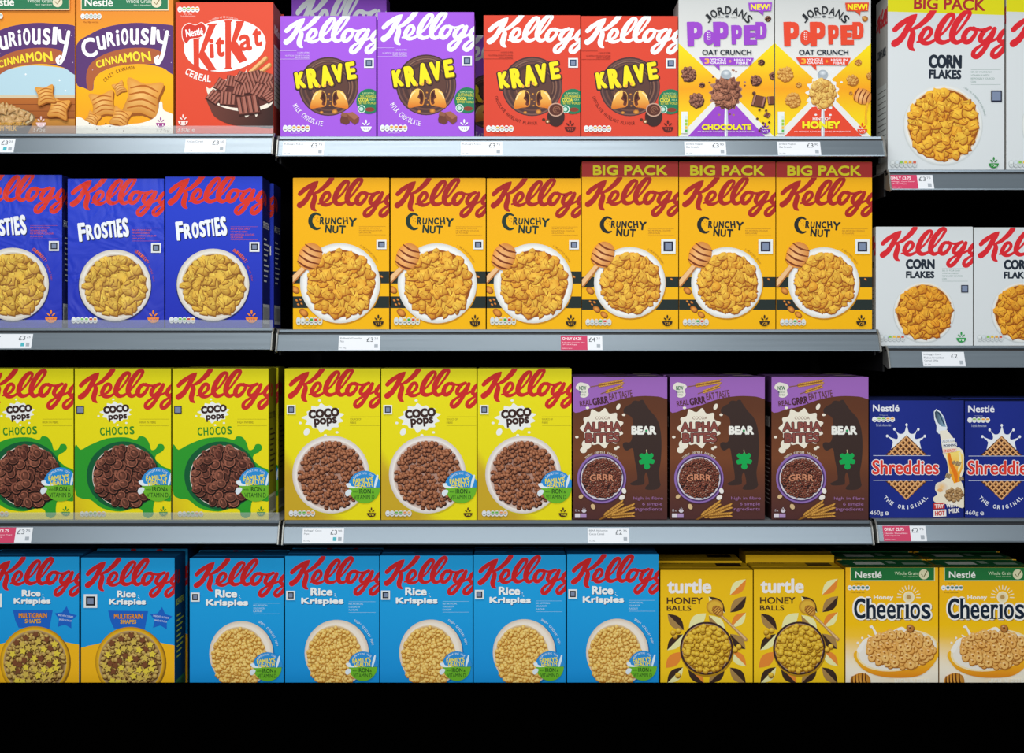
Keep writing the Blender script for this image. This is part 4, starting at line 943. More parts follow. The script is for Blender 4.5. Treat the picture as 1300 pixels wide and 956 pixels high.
def design_turtle():
    a = Art(5.46, 830, 700, 839, 724, 956, 895, seed=91)
    a.grid(40, 120, 700, 1080, lambda x, y: mix(lin('#eebc12'), lin('#f4c81c'), (y - 130) / 500), 2, 3)
    def leaf(cx, cy, l, rot, c1, c2):
        q = math.radians(rot)
        def R(x, y): return (cx + x * math.cos(q) - y * math.sin(q), cy + x * math.sin(q) + y * math.cos(q))
        up = [R(-l + 2 * l * i / 10, -l * .52 * math.sin(math.pi * i / 10)) for i in range(11)]; dn = [R(-l + 2 * l * i / 10, l * .52 * math.sin(math.pi * i / 10)) for i in range(11)]
        a.poly(up, c1); a.poly(dn, c2)
    a.on('leaf_pattern'); D_, T_, O_, W_ = '#3c2a20', '#a8844c', '#e88a34', '#ece8a8'
    for cx, cy, l, r, c1, c2 in ((587, 248, 78, -45, W_, O_), (588, 368, 78, -45, T_, D_), (440, 370, 80, 45, D_, W_), (155, 490, 80, 45, D_, T_), (305, 480, 78, -40, W_, W_), (590, 475, 72, -45, O_, W_),
                                (150, 630, 78, -45, D_, W_), (440, 500, 80, 45, W_, T_), (585, 625, 75, 45, T_, D_), (140, 752, 78, -45, O_, O_), (590, 742, 75, 45, O_, W_), (150, 858, 78, -45, D_, W_), (295, 860, 78, 45, O_, D_), (440, 858, 78, -45, T_, D_), (585, 860, 78, 45, D_, T_)): leaf(cx, cy, l, r, c1, c2)
    a.on('brand_lettering'); a.text('turtle', 95, 190, 402, 292, '#f0ece8', .06)
    a.on('product_lettering'); a.text('HONEY', 92, 318, 342, 365, '#4a3020', .05); a.text('BALLS', 92, 375, 262, 412, '#4a3020', .05)
    a.on('bowl_picture'); a.ell(372, 684, 188, 186, '#b08414', n=46); a.ell(368, 672, 184, 184, '#4a3030', n=50, edge='#33201e', r0=.9); a.ell(368, 672, 170, 170, '#c8a888', n=46)
    a.balls(368, 672, 156, 156, 150, 36, '#ffdc3c', '#ecb418', '#8a5808', 1.0, gap=.78)
    for x, y in ((148, 584), (172, 548), (135, 560), (590, 658), (565, 680), (168, 856), (360, 828)): a.balls(x, y, .1, .1, 1, 36, '#ffdc3c', '#ecb418', '#8a5808', bg=False)
    a.on('honey_dipper_picture'); a.ell(425, 385, 58, 52, '#e2b43c', n=24, edge='#c0882a', r0=.7); a.stroke([(465, 440, 9), (560, 530, 8), (640, 610, 12)], '#b98a58', 0); a.stroke([(463, 437, 4), (558, 527, 4), (636, 604, 6)], '#e2bc88', 0)
    a.ell(445, 412, 44, 32, '#e0a848', rot=42, n=18, edge='#a86a24', r0=.4)
    for k in (-24, -10, 4, 18): a.stroke([(440 + k * .7 - 17, 412 + k * .7 + 15, 3), (440 + k * .7 + 17, 412 + k * .7 - 17, 3)], '#8a5420', 0)
    a.face = 'T'; a.z = 1.2e-4; a.ox = a.oy = 0; a.zs = 1; a.on('top_print'); a.box(76, 4, 108, 24, '#2c1c10'); a.text('HONEY BALLS', 8, 3, 48, 9, '#7a5410', .02)
    reg('turtle', a, '#f0c016', '#a88010', '#c89c12')
design_turtle()

def design_cheerios():
    a = Art(5.17, 1065, 690, 1073, 720, 1191, 895, seed=95)
    def bg(x, y): return mix(lin('#f4b616'), lin('#f8c40c'), (y - 200) / 350) if y < 600 else mix(lin('#f8c40c'), lin('#f4ecd8'), (y - 600) / 200 * (.55 + .45 * abs(x - 350) / 300))
    a.grid(30, 140, 670, 1080, bg, 6, 12)
    a.on('maker_band'); a.box(72, 100, 630, 244, '#dcd89a'); a.box(78, 100, 624, 238, '#1f7038')
    a.text('Nestlé', 104, 180, 280, 224, '#eef0e8', .04); a.text('Whole Grain', 364, 182, 516, 204, '#cfe0b8', 0); a.text('No.1 ingredient', 420, 210, 514, 219, '#cfe0b8', 0)
    a.ell(558, 200, 33, 33, '#dcd8b0'); a.stroke([(542, 200, 3), (556, 218, 3), (578, 178, 3)], '#5c5a2a', 0)
    a.nutri(55, 272, 198, 305, 5, ('#e9eeee', '#4a7a6a', '#4a7a6a', '#4a7a6a', '#4a7a6a')); a.on('small_print'); a.text('Per 30g serving', 100, 254, 150, 262, '#8a6a10', 0); a.text('% of adult reference intake', 75, 314, 165, 324, '#8a6a10', 0)
    a.on('product_lettering'); a.text('Honey', 226, 336, 356, 374, '#f6f2e4', .05)
    for i in range(11):
        t = math.pi * (i + .5) / 11 * 1.12 - .2; a.stroke([(457 + 52 * math.cos(t), 350 - 52 * math.sin(t), 3.5), (457 + 76 * math.cos(t), 350 - 76 * math.sin(t), 3)], '#f4e8c4', 0)
    a.ell(457, 350, 38, 38, '#e8d8a8', n=26, edge='#f6eccc', r0=.5); a.ell(457, 350, 15, 14, '#c09858', n=16)
    L = [('C', 96, 356, 172, 492), ('h', 178, 356, 240, 490), ('e', 246, 396, 305, 494), ('e', 312, 396, 371, 494), ('r', 380, 396, 430, 490), ('i', 436, 372, 458, 490), ('o', 466, 396, 532, 494), ('s', 540, 396, 602, 494)]
    L2 = [t for t in L if t[0] != 'i'] + [('l', 436, 396, 458, 490)]
    E = lambda d, o: [(t[0], t[1] - d + o, t[2] - d + o, t[3] + d + o, t[4] + d + o) for t in L2]
    a.letters(E(11, 5), '#b88a10', .13); a.letters(E(11, 0), '#f6f4ec', .13); a.letters(L2, '#152436', .035)
    for x, y, w in ((178, 356, 30), (380, 398, 26), (436, 398, 16), (430, 486, 36), (176, 486, 34), (216, 486, 32), (376, 486, 44)): a.box(x - 3, y, x + w, y + 7, '#152436')
    a.on('bowl_picture')
    a.poly(catmull([(112, 700), (130, 800), (230, 860), (380, 880), (540, 860), (640, 760), (650, 650), (400, 640)], 5, True), lambda x, y: mix(lin('#f6b81e'), lin('#e8901c'), (y - 760) / 110))
    a.ell(380, 700, 268, 135, '#f4e2b0', rot=-8, n=44); a.ell(382, 700, 256, 124, '#efe9dc', rot=-8, n=44)
    a.stroke([(130, 700, 16), (165, 640, 12), (205, 620, 10), (190, 600, 4)], '#f4f0e6'); a.stroke([(255, 620, 12), (230, 570, 7), (213, 542, 7)], '#f4f0e6'); a.stroke([(340, 590, 10), (410, 555, 10), (440, 590, 8)], '#f4f0e6')
    for x, y in ((120, 650), (150, 618), (205, 545)): a.ell(x, y, 8, 8, '#f4f0e6', n=9)
    a.rings(400, 690, 222, 110, 110, 54, '#ffd684', '#f0b056', '#ac6c24', gap=.62, bg=False); a.rings(465, 552, .1, .1, 1, 50, '#d8944a', '#b87434', '#6a3c14', bg=False)
    a.dipper(135, 905, 66, 78, None, '#f0b050', '#d8902c', '#5a2c0c', 5); a.on('claim_lettering'); a.text('HIGH IN FIBRE', 360, 884, 594, 930, '#f8f4e4', .06)
    a.face = 'T'; a.z = 1.2e-4; a.ox = a.oy = 0; a.zs = 1; a.on('top_print'); a.box(8, 0, 110, 44, '#1d5a32'); a.box(18, 12, 55, 30, '#c8ccc0'); a.box(62, 8, 72, 24, '#8aa08a'); a.box(80, 18, 108, 30, '#8aa08a')
    reg('cheerios', a, '#f6bd12', '#b07c0c', '#1c4c2c')
design_cheerios()
# ------------------------------------------------------------------ objects
def link(name, me, parent=None, loc=(0, 0, 0)):
    o = bpy.data.objects.new(name, me); C.objects.link(o)
    if parent: o.parent = parent
    o.location = loc
    return o
def tag(o, label, cat, group=None):
    o['label'] = label; o['category'] = cat
    if group: o['group'] = group
    return o

def bm_box(bm, x0, y0, z0, x1, y1, z1):
    vs = [bm.verts.new(p) for p in ((x0, y0, z0), (x1, y0, z0), (x1, y1, z0), (x0, y1, z0), (x0, y0, z1), (x1, y0, z1), (x1, y1, z1), (x0, y1, z1))]
    for f in ((0, 1, 5, 4), (1, 2, 6, 5), (2, 3, 7, 6), (3, 0, 4, 7), (4, 5, 6, 7), (3, 2, 1, 0)): bm.faces.new([vs[k] for k in f])
def bm_prism(bm, prof, x0, x1, closed=True):
    """extrude a (y, z) profile along x"""
    a = [bm.verts.new((x0, y, z)) for y, z in prof]; b = [bm.verts.new((x1, y, z)) for y, z in prof]; n = len(prof)
    for i in range(n if closed else n - 1): bm.faces.new((a[i], b[i], b[(i + 1) % n], a[(i + 1) % n]))
    if closed: bm.faces.new(a); bm.faces.new(b[::-1])
def finish(bm, name, mat):
    bmesh.ops.recalc_face_normals(bm, faces=bm.faces[:])
    me = bpy.data.meshes.new(name); bm.to_mesh(me); bm.free(); me.materials.append(mat); return me
def boxmesh(name, mat, *b):
    bm = bmesh.new()
    for q in b: bm_box(bm, *q)
    return finish(bm, name, mat)

# ---- cartons: x0, y0, x1, y1 are the front panel's edges on the plane y = 0 (or pushed back by dy)
PLAIN = {}
def carton(design, rect, label, group=None, dy=0.0, rot=0.0, dim=False, mat=None, nolet=False):
    d = DES[design]; x0, y0, x1, y1 = rect
    w, h = (x1 - x0) * S, (y1 - y0) * S
    p = P(x0, y1, 0)
    root = bpy.data.objects.new('cereal_box', None); C.objects.link(root); root.empty_display_size = .05
    # rest the box exactly on its shelf; the front panel stays on the plane y = dy
    root.location = (p.x, dy, p.z)
    root.rotation_euler = (0, 0, math.radians(rot))
    root.scale = (w / d['w'], 1, h / d['h'])
    tag(root, label, 'cereal box', group)
    b = link('carton', d['body'], root)
    link('top_flap', d['flap'], root)
    for part, me in d['art'].items():
        o = link(part, me, root)
        if mat: o.material_slots[0].link = 'OBJECT'; o.material_slots[0].material = mat
    if mat: b.material_slots[0].link = 'OBJECT'; b.material_slots[0].material = mat
    return root

# top row
carton('cinnamon_warm', (-27, -7, 95, 171.5), 'orange cereal box with purple swoosh, brown bowl and pale blue window at the far left')
carton('cinnamon', (97, -7, 220, 171.5), 'orange cereal box with purple swoosh and milk, beside the red oval box')
carton('kitkat', (223, 3, 347, 171.5), 'red cereal box with a large white oval and a brown bowl of chocolate squares')
G = 'purple chocolate cereal boxes on the top shelf'
carton('krave_milk', (356, 20.5, 477.5, 174.5), 'purple cereal box with brown disc, nearer the red oval box', G, rot=-.25)
carton('krave_milk', (479.5, 15.5, 602, 174.5), 'purple cereal box with a brown disc, the one nearer the red disc boxes', G)
G = 'red chocolate cereal boxes on the top shelf'
carton('krave_nut', (614, 19.5, 736.5, 175), 'red cereal box with a brown disc, beside the purple box', G)
carton('krave_nut', (738, 20.5, 860.5, 175), 'red cereal box with a brown disc, beside the white box with purple lettering', G)
carton('popped_choc', (861.5, -1, 982.5, 175), 'white and yellow cereal box with large purple lettering and chocolate clusters')
carton('popped_honey', (984, -1, 1105.5, 175), 'white and yellow cereal box with large orange-red lettering and honey clusters')
G = 'large white corn flakes boxes on the top shelf'
carton('corn_big', (1127, -8, 1275, 217), 'large white corn flakes box with a yellow top band, shown whole', G)
carton('corn_big', (1277.5, -8, 1426, 217), 'large white corn flakes box with yellow top band, cut off at the right edge', G)
# second row
G = 'blue frosted flakes boxes on the second shelf'
carton('frosties', (-45, 222, 78, 416.5), 'creased blue cereal box with a flakes bowl, cut off at the left edge', G, mat=CRINKLE, rot=.8)
carton('frosties', (86, 227, 208.5, 416.5), 'dented blue cereal box with a flakes bowl, middle of the three', G, mat=CRINKLE, rot=-.4)
carton('frosties', (210, 224.5, 333, 416.5), 'smooth blue cereal box with a flakes bowl, nearest the dark gap by the upright', G)
G = 'yellow honey nut flakes boxes without a banner'
for i, (x0, x1, t) in enumerate(((372, 494, 'beside the dark gap by the upright'), (496, 616.5, 'middle of the three short ones'), (618, 738, 'next to the first banner box'))):
    carton('crunchy', (x0, 226 + .3 * i, x1, 418.5), 'short yellow nut flakes box, ' + t, G, rot=(-.2, .1, .2)[i])
G = 'yellow honey nut flakes boxes with red banners'
for i, (x0, x1, t) in enumerate(((738.8, 861, 'next to the short yellow boxes'), (862.2, 984.3, 'middle of the three tall ones'), (985.6, 1107, 'at the right end beside the white box'))):
    carton('crunchy_big', (x0, 205 + .3 * i, x1, 418.5), 'tall yellow box with red top banner, ' + t, G)
G = 'small white corn flakes boxes on the second shelf'
carton('corn_small', (1112, 288, 1235, 439), 'small white corn flakes box shown whole, above the blue waffle box', G)
carton('corn_small', (1236.5, 289, 1359, 439), 'small white corn flakes box cut off by the right edge of the photo', G)
# third row
G = 'yellow boxes with green chocolate splash'
for i, (x0, x1, t) in enumerate(((-28, 93, 'cut off at the left edge'), (95, 217, 'middle of the three'), (219, 341, 'nearest the upright'))):
    carton('chocos', (x0, 468, x1, 659.5), 'yellow box with green splash, ' + t, G, rot=(.2, 0, -.3)[i])
G = 'yellow chocolate puffs boxes with white bowls'
for i, (x0, x1, t) in enumerate(((361.5, 482.5, 'beside the upright'), (484, 605, 'middle of the three'), (606.5, 725.5, 'next to the brown box'))):
    carton('coco', (x0, 468, x1, 660), 'yellow box of brown puffs, ' + t, G)
G = 'brown boxes with a dark bear silhouette'
for i, (x0, x1, t) in enumerate(((727.5, 847, 'next to the yellow boxes'), (850.5, 971, 'middle of the three'), (979.5, 1102, 'at the right, set apart by a dark gap'))):
    carton('bear', (x0, 478.5, x1, 659.5), 'brown box with bear silhouette, ' + t, G, rot=(0, .2, -.6)[i])
G = 'navy boxes with a waffle square'
carton('shreddies', (1104, 508.5, 1223.5, 657.5), 'navy cereal box with a waffle square, shown whole at the right of the third shelf', G)
carton('shreddies', (1225, 509.5, 1344, 657.5), 'navy cereal box with a waffle square, cut off by the right edge', G)
# bottom row
YB = 895
G = 'blue puffed rice boxes with gold lower halves'
carton('rice_multi', (-18, 707, 100, YB), 'sky blue box with gold lower half, cut off at the left edge', G, rot=.4)
carton('rice_multi', (103, 708, 222, YB), 'sky blue box with gold lower half, its dark side showing by the gap', G, rot=-.7)
G = 'blue puffed rice boxes with cream bowls'
for i, (x0, x1, y, t) in enumerate(((241, 360, 709, 'first from the left, beside the dark gap'), (362, 481.3, 706, 'second from the left'), (482.5, 600, 705.5, 'middle of the five'), (601.5, 718, 704.5, 'fourth from the left'), (720, 836, 703.5, 'beside the yellow honey balls box'))):
    carton('rice', (x0, y, x1, YB), 'sky blue puffed rice box, ' + t, G, rot=(.2, 0, .1, -.1, 0)[i])
G = 'yellow honey balls boxes with leaf pattern'
carton('turtle', (838.5, 724, 955.5, YB), 'yellow leaf-patterned honey balls box, beside the sky blue box', G)
carton('turtle', (957, 723.5, 1072, YB), 'yellow leaf-patterned honey balls box, beside the box with the green top band', G)
G = 'yellow ring cereal boxes with green top bands'
carton('cheerios', (1073.5, 720.5, 1191, YB), 'yellow ring cereal box with a green top band, shown whole', G)
carton('cheerios', (1192.5, 720.5, 1310, YB), 'yellow ring cereal box with a green top band, cut off by the right edge', G)
# boxes standing behind the front ones
B = BOXD + .006
def behind(design, rect, label, group, n=1, dy=B, rot=0): return carton(design, rect, label, group, dy=dy * n, rot=rot)
G = 'boxes in the second rank of the bottom shelf'
for des, x0, x1, y, t in (('rice_multi', -22, 96, 707, 'sky blue box in the rank behind the gold and blue box at the left edge'), ('rice_multi', 105, 224, 706, 'sky blue box in the rank behind the gold and blue box by the gap'),
        ('rice', 239, 358, 708, 'sky blue box in the rank behind the first puffed rice box'), ('rice', 362, 481, 705, 'sky blue box in the rank behind the second puffed rice box'), ('rice', 483, 600, 706, 'sky blue box in the rank behind the middle puffed rice box'),
        ('rice', 601, 718, 704, 'sky blue box in the rank behind the fourth puffed rice box'), ('rice', 719, 835, 704, 'sky blue box in the rank behind the puffed rice box by the honey balls'),
        ('turtle', 835, 952, 722, 'yellow box in the rank behind the first honey balls box'), ('turtle', 957, 1073, 714, 'taller yellow box in the rank behind the second honey balls box'),
        ('cheerios', 1076, 1193, 720, 'green-topped yellow box in the second rank behind the whole ring cereal box'), ('cheerios', 1195, 1312, 720, 'green-topped yellow box in the second rank behind the ring cereal box at the right edge')):
    behind(des, (x0, y, x1, YB), t, G)
for x0, x1, t in ((1076, 1193, 'dim green-topped box in the third rank, left of the pair behind the ring cereal'), (1195, 1312, 'dim green-topped box in the third rank, right of the pair behind the ring cereal')): behind('cheerios', (x0, 718, x1, YB), t, 'boxes in the third rank of the bottom shelf', 2)
G = 'boxes in the second rank of the third shelf'
for x0, x1, t in ((727, 846, 'next to the yellow boxes'), (849, 968, 'in the middle'), (982, 1103, 'at the right')): behind('bear', (x0, 478, x1, 659.5), 'brown box standing right behind the bear silhouette box ' + t, G)
for x0, x1, t in ((1104, 1223, 'whole'), (1226, 1345, 'cut off')): behind('shreddies', (x0, 508, x1, 657.5), 'navy box standing right behind the waffle box that is ' + t, G)
behind('krave_milk', (345, -49, 476, 174.5), 'tall shaded purple box rising behind the left purple cereal box', 'boxes in the second rank of the top shelf', dy=.2)
behind('krave_milk', (560, 22, 682, 175), 'shaded purple box showing in the gap between purple and red boxes', 'boxes in the second rank of the top shelf', dy=.13)
behind('frosties', (214, 226, 337, 416.5), 'blue box standing right behind the smooth blue cereal box', 'boxes in the second rank of the second shelf')
behind('chocos', (222, 468, 343, 659.5), 'yellow box standing behind the green splash box nearest the upright', 'boxes in the second rank of the third shelf', rot=0)
behind('kitkat', (226, 4, 350, 171.5), 'red box standing right behind the red oval box', 'boxes in the second rank of the top shelf')

# ---- shelves with price rails
DEPTH = 0.46
TILT = ((-.0230, -.0095), (-.0340, -.0405))     # face of the price rail in (y, z): top and bottom edge
def shelf(x0, x1, yt, label, riser=False, zt=None, drop=1.0, zb=None):
    """yt = pixel row of the deck surface at the box fronts"""
    z = P(0, yt).z - .0006; a, b = P(x0, 0, -.025).x, P(x1, 0, -.025).x; L = b - a
    root = bpy.data.objects.new('gondola_shelf', None); C.objects.link(root); root.location = (a, 0, z)
    tag(root, label, 'shelf', 'grey steel shelves of the display')
    link('deck', boxmesh('deck', DECK, (0, -.010, -.004, L, DEPTH, 0)), root)
    # folded lips, underside ribs
    bm = bmesh.new()
    for yy in (.02, .15, .29, .43): bm_box(bm, .004, yy, -.028, L - .004, yy + .012, -.004)
    link('underside_rib', finish(bm, 'rib', BLACK), root)
    link('underside', boxmesh('underside', BLACK, (.001, -.006, -.03, L - .001, DEPTH, -.0285)), root)
    k = drop
    bm = bmesh.new()
    prof = [(-.0100, 0), (-.0125, .0012), (-.0150, .0002), (-.0150, -.0042), (-.0138, -.0048), (-.0100, -.0048)]
    bm_prism(bm, prof, 0, L); link('rail_lip', finish(bm, 'rail_lip', RAIL), root)
    bm = bmesh.new(); bm_prism(bm, [(-.0098, -.0046), (-.0138, -.0050), (-.0225, -.0080), (-.0225, -.0098), (-.0098, -.0110)], 0, L); link('rail_groove', finish(bm, 'rail_groove', RAILD), root)
    (ya, za), (yb, zb_) = TILT; za *= k; zb_ *= k
    bm = bmesh.new(); prof = [(ya, za), (yb, zb_ + .0015), (yb - .0016, zb_ + .0012), (yb - .0016, zb_ - .0008), (yb + .003, zb_ - .0012), (ya + .004, za - .006)]
    bm_prism(bm, prof, .003, L - .003); link('price_rail', finish(bm, 'price_rail', RAIL), root)
    bm = bmesh.new(); bm_prism(bm, [(yb + .003, zb_ - .001), (yb + .010, zb_ - .001), (-.0068, -.031), (-.0068, -.012), (ya + .005, -.012)], .003, L - .003); link('rail_back', finish(bm, 'rail_back', BLACK), root)
    for xx in (0, L - .0035):
        bm = bmesh.new(); bm_prism(bm, [(.0, .0008), (-.0165, .0012), (-.0265, -.008), (yb - .005, zb_ - .002), (yb + .004, zb_ - .004), (.0, -.036)], xx, xx + .0035)
        bmesh.ops.bevel(bm, geom=bm.edges[:], offset=.0007, segments=1, affect='EDGES')
        link('end_cap', finish(bm, 'end_cap', CAPM), root)
        link('bracket', boxmesh('bracket', DARK, (xx, .0, -.05, xx + .0035, DEPTH, -.004)), root)
    if riser:
        link('clear_riser', boxmesh('clear_riser', CLEAR, (.004, -.0135, .001, L - .004, -.0125, .0165)), root)
    return root, z, k

SH = {}
def mk(key, *a, **k): SH[key] = shelf(*a, **k)
mk('A1', -140, 348, 171.5, 'grey shelf under the orange and red boxes at the top left', riser=True)
mk('A2', 351.5, 1123, 175, 'long grey shelf under the purple, red and white boxes at the top')
mk('A3', 1127.5, 1440, 217, 'grey shelf under the large corn flakes boxes at the top right')
mk('B1', -140, 347, 416.5, 'grey shelf under the blue frosted flakes boxes', riser=True)
mk('B2', 351, 1117, 418.5, 'long grey shelf under the yellow honey nut boxes')
mk('B3', 1126, 1440, 439, 'grey shelf under the small corn flakes boxes')
mk('C1', -140, 355.5, 659.5, 'grey shelf under the green splash boxes', riser=True)
mk('C2', 358.5, 1108, 660, 'long grey shelf under the chocolate puffs and bear boxes')
mk('C3', 1111.5, 1440, 657.5, 'grey shelf under the navy waffle boxes')

# ---- price tickets clipped on the rails
WH = lin('#eceff2'); PINK = lin('#d8486e')
class TArt(Art):
    pass
def ticket(key, x0, x1, lines, price, pence, label, pink=None, cyan=False, only=None, group='shelf edge price tickets'):
    root_, z, k = SH[key]
    (ya, za), (yb, zb_) = TILT; za *= k; zb_ *= k
    ln = math.hypot(yb - ya, zb_ - za); ang = math.atan2(-(yb - ya), -(zb_ - za))   # lean from vertical
    w = (x1 - x0) * S; hpx = 100.0 * ln / S / 100
    a = Art(1, 0, 0, 0, 0, (x1 - x0), ln / S * .93)
    a.zs = 10.; a.ox = a.oy = 0; W, H = a.w * 10, a.h * 10
    a.on('ticket_print')
    pw = 0
    if pink:
        pw = W * pink; a.box(0, 0, pw, H, '#d04468')
        a.text(only, 18, 22, pw * .78, 62, '#fbeef2', .04); a.text(lines[0], 18, 84, pw * .9, 102, '#f6dbe4', .01); a.text(lines[1], 18, 114, pw * .6, 130, '#f6dbe4', .01)
        a.text('Valid in store', 18, H - 34, pw * .42, H - 20, '#f6dbe4', 0)
    else:
        for i, t in enumerate(lines): a.text(t, 20, 24 + i * 40, 20 + len(t) * 15.5, 24 + i * 40 + 26, '#5c6670', .01)
        a.text('Per 100g', 20, H - 38, 95, H - 22, '#7c868e', 0)
    px = W - (170 if not pink else (W - pw) * .9); pr = (W - px)
    a.text('£' + price, px, 26, px + pr * .48, 84, '#4a5258', .0); a.text(pence, px + pr * .56, 26, px + pr * .84, 54, '#5c6670', 0)
    if cyan: a.box(px + pr * .2, 116, px + pr * .46, 164, '#4fb4c0')
    a.box(px + pr * .58, 116, px + pr * .84, 164, '#a8b0b8')
    me = a.meshes('t')
    root = bpy.data.objects.new('price_ticket', None); C.objects.link(root)
    yt, zt = ya - .0006, za - .0006
    root.location = (P(x0, 0, (ya + yb) / 2).x, yt - .0004, z + zt)
    tag(root, label, 'price ticket', group)
    card = boxmesh('card', TCARD, (0, 0, 0, w, .0004, a.h * S))
    hold = link('card', card, root); hold.rotation_euler = (-ang, 0, 0)
    hh = a.h * S
    # hang downwards along the tilted rail face
    down = Vector((0, (yb - ya) / ln, (zb_ - za) / ln)) * (ln * .965)
    hold.location = down
    for p_, m in me.items():
        o = link(p_, m, root); o.rotation_euler = (-ang, 0, 0); o.location = down
    return root
TCARD, _, _ = base_mat('ticket_card', .35, 0, lin('#e9edf2'), .4)
ticket('A1', -32, 18, ['Cinnamon', 'Squares'], '3', '25', 'white price ticket at the left edge of the top rail', cyan=True)
ticket('A1', 235, 286, ['KitKat Cereal'], '3', '50', 'white price ticket below the red oval box')
ticket('A2', 359, 411, ["Kellogg's Krave"], '3', '75', 'white price ticket below the first purple box, beside the upright')
ticket('A2', 585, 637, ["Kellogg's Krave"], '3', '75', 'white price ticket below the gap between purple and red boxes')
ticket('A2', 869, 921, ['Jordans Popped', 'Oat Crunch'], '3', '90', 'white price ticket below the box with purple lettering')
ticket('A2', 987, 1041, ['Jordans Popped', 'Oat Crunch'], '3', '90', 'white price ticket below the box with orange-red lettering')
ticket('A3', 1129, 1184, ["Kellogg's Corn Flakes", '720g'], '3', '75', 'pink and white price ticket below the large corn flakes box', pink=.64, only='ONLY £3.75')
ticket('B1', -30, 40, ["Kellogg's Frosties"], '3', '25', 'white price ticket at the left edge below the blue boxes', cyan=True)
ticket('B2', 430, 482, ["Kellogg's Crunchy", 'Nut'], '3', '25', 'white price ticket below the first short yellow box', cyan=False)
ticket('B2', 712, 764, ["Kellogg's Crunchy Nut", '720g'], '4', '25', 'pink and white price ticket below the join of short and tall yellow boxes', pink=.64, only='ONLY £4.25')
ticket('B3', 1171, 1224, ["Kellogg's Corn", 'Flakes Breakfast', 'Cereal 250g'], '2', '', 'white price ticket below the small corn flakes box')
ticket('C1', -20, 40, ["Kellogg's Coco Pops", 'Chocos'], '3', '75', 'pink and white price ticket at the left edge below the green splash boxes', pink=.65, only='ONLY £3.75')
ticket('C2', 384, 436, ["Kellogg's Coco", 'Pops'], '3', '90', 'white price ticket below the first chocolate puffs box', cyan=True)
ticket('C2', 746, 798, ['BEAR Alphabites', 'Cocoa Cereal'], '2', '75', 'white price ticket below the first bear silhouette box')
ticket('C3', 1121, 1175, ['Nestle Shreddies', 'Original'], '2', '75', 'pink and white price ticket below the navy waffle box', pink=.63, only='ONLY £2.75')

# ---- setting: back panel, uprights, base deck and added black front board, floor
XL, XR = P(-150, 0).x, P(1450, 0).x
def struct(name, me, loc=(0, 0, 0)):
    o = link(name, me, None, loc); o['kind'] = 'structure'; return o
struct('wall_back', boxmesh('wall_back', BLACK, (XL, DEPTH + .022, 0, XR, DEPTH + .05, 2.45)))
struct('wall_left', boxmesh('wall_left', BLACK, (XL - .03, 0.0, 0, XL, DEPTH + .05, 2.45)))
struct('wall_right', boxmesh('wall_right', BLACK, (XR, 0.0, 0, XR + .03, DEPTH + .05, 2.45)))
fm, fnt, fb = base_mat('vinyl_floor', .35, 0, lin('#8f8f8c'))
tx = fnt.nodes.new('ShaderNodeTexBrick'); tx.inputs['Scale'].default_value = 2; tx.inputs['Color1'].default_value = (.28, .28, .27, 1); tx.inputs['Color2'].default_value = (.31, .31, .3, 1); tx.inputs['Mortar'].default_value = (.12, .12, .12, 1); tx.inputs['Mortar Size'].default_value = .004
tc = fnt.nodes.new('ShaderNodeTexCoord'); fnt.links.new(tc.outputs['Object'], tx.inputs['Vector']); fnt.links.new(tx.outputs['Color'], fb.inputs['Base Color'])
struct('floor', boxmesh('floor', fm, (-3.5, -4.5, -.05, 3.5, 1.0, 0)))
for x, t in ((349.8, 'black slotted steel upright between the blue boxes and the yellow nut boxes'), (1116, 'black slotted steel upright between the tall yellow boxes and the white corn flakes boxes')):
    bm = bmesh.new(); px = P(x, 0).x
    bm_box(bm, -.013, 0, 0, .013, .018, 2.4)
    for i in range(60): bm_box(bm, -.003, -.0006, .2 + i * .035, .003, .0, .215 + i * .035)
    o = link('shelf_upright', finish(bm, 'upright', DARK), None, (px, DEPTH + .002, 0)); tag(o, t, 'upright', 'shelving uprights')
zb = P(0, YB).z
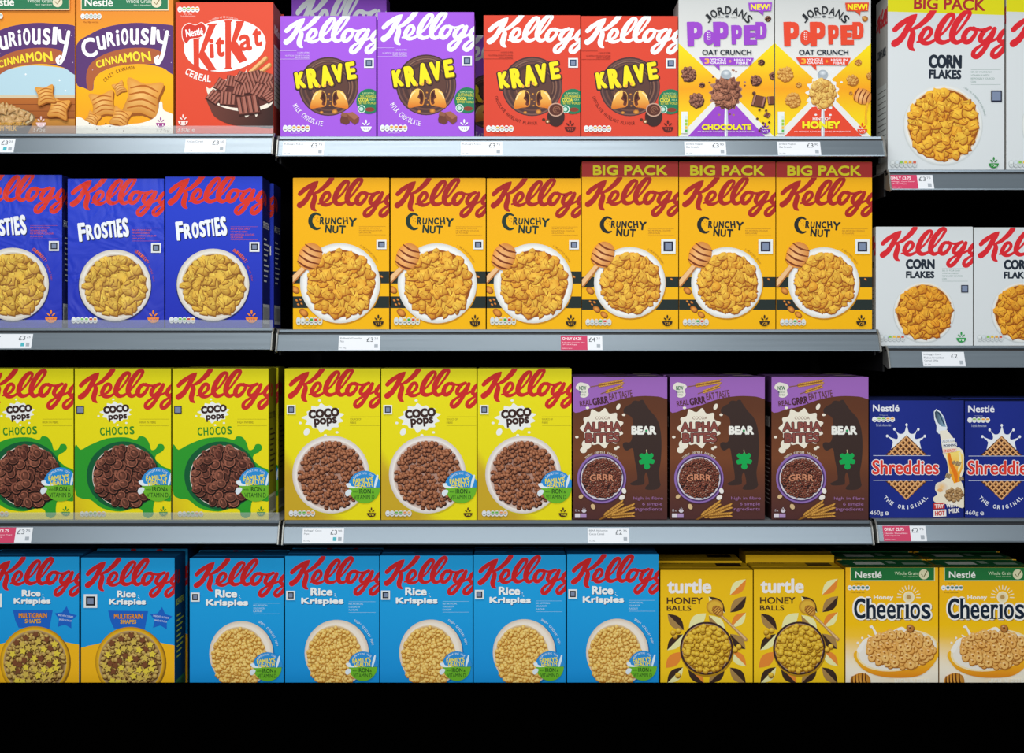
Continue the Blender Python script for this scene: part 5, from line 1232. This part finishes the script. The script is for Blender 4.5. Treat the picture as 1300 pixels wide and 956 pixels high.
o = link('base_shelf', boxmesh('base_shelf', DARK, (XL + .01, -.012, 0, XR - .01, DEPTH, zb - .0006))); tag(o, 'dark base shelf carrying the bottom row of boxes', 'shelf')
# added black board, filling the black border band where the boxes disappear
zt = P(0, 866.5, -.016).z
o = link('added_front_board', boxmesh('added_front_board', PITCH, (XL - .03, -.022, 0.0, XR + .03, -.016, zt))); tag(o, 'plain black board added over the front of the bottom shelf', 'board')
# unseen panel added to keep the lamps off the back of the top row
bm = bmesh.new(); zz = P(0, -53).z
bm_box(bm, XL + .01, -.06, zz, XR - .01, DEPTH, zz + .03)
o = link('light_block_panel', finish(bm, 'light_block_panel', BLACK)); tag(o, 'added black panel above the top row, unseen, blocking light', 'shelf')

# ------------------------------------------------------------------ light and camera
def area(name, loc, target, sx, sy, e, col=(1, 1, 1)):
    l = bpy.data.lights.new(name, 'AREA'); l.shape = 'RECTANGLE'; l.size, l.size_y = sx, sy; l.energy = e; l.color = col
    o = bpy.data.objects.new(name, l); C.objects.link(o); o.location = loc
    o.rotation_euler = (Vector(target) - Vector(loc)).to_track_quat('-Z', 'Y').to_euler(); return o
area('ceiling_light', (-.35, -1.2, 3.05), (0, 0, 1.2), 2.2, .45, 27, (1, .985, .96))
area('aisle_light', (0, -3.3, 2.15), (0, 0, 1.0), 4.2, .9, 79, (.96, .985, 1))
w = bpy.data.worlds.new('shop'); bpy.context.scene.world = w; w.use_nodes = True
w.node_tree.nodes['Background'].inputs[0].default_value = (.92, .96, 1, 1); w.node_tree.nodes['Background'].inputs[1].default_value = .2

cam = bpy.data.cameras.new('camera'); co = bpy.data.objects.new('camera', cam); C.objects.link(co)
co.location = (0, -D, CAMZ); co.rotation_euler = (math.pi / 2, 0, 0)
cam.sensor_width = 36; cam.sensor_fit = 'HORIZONTAL'; cam.lens = 36 * D / (1300 * S)
cam.shift_y = -(478 - HY) / 1300; cam.clip_start = .05
sc = bpy.context.scene; sc.camera = co
sc.view_settings.view_transform = 'Standard'; sc.view_settings.look = 'None'; sc.view_settings.exposure = 0
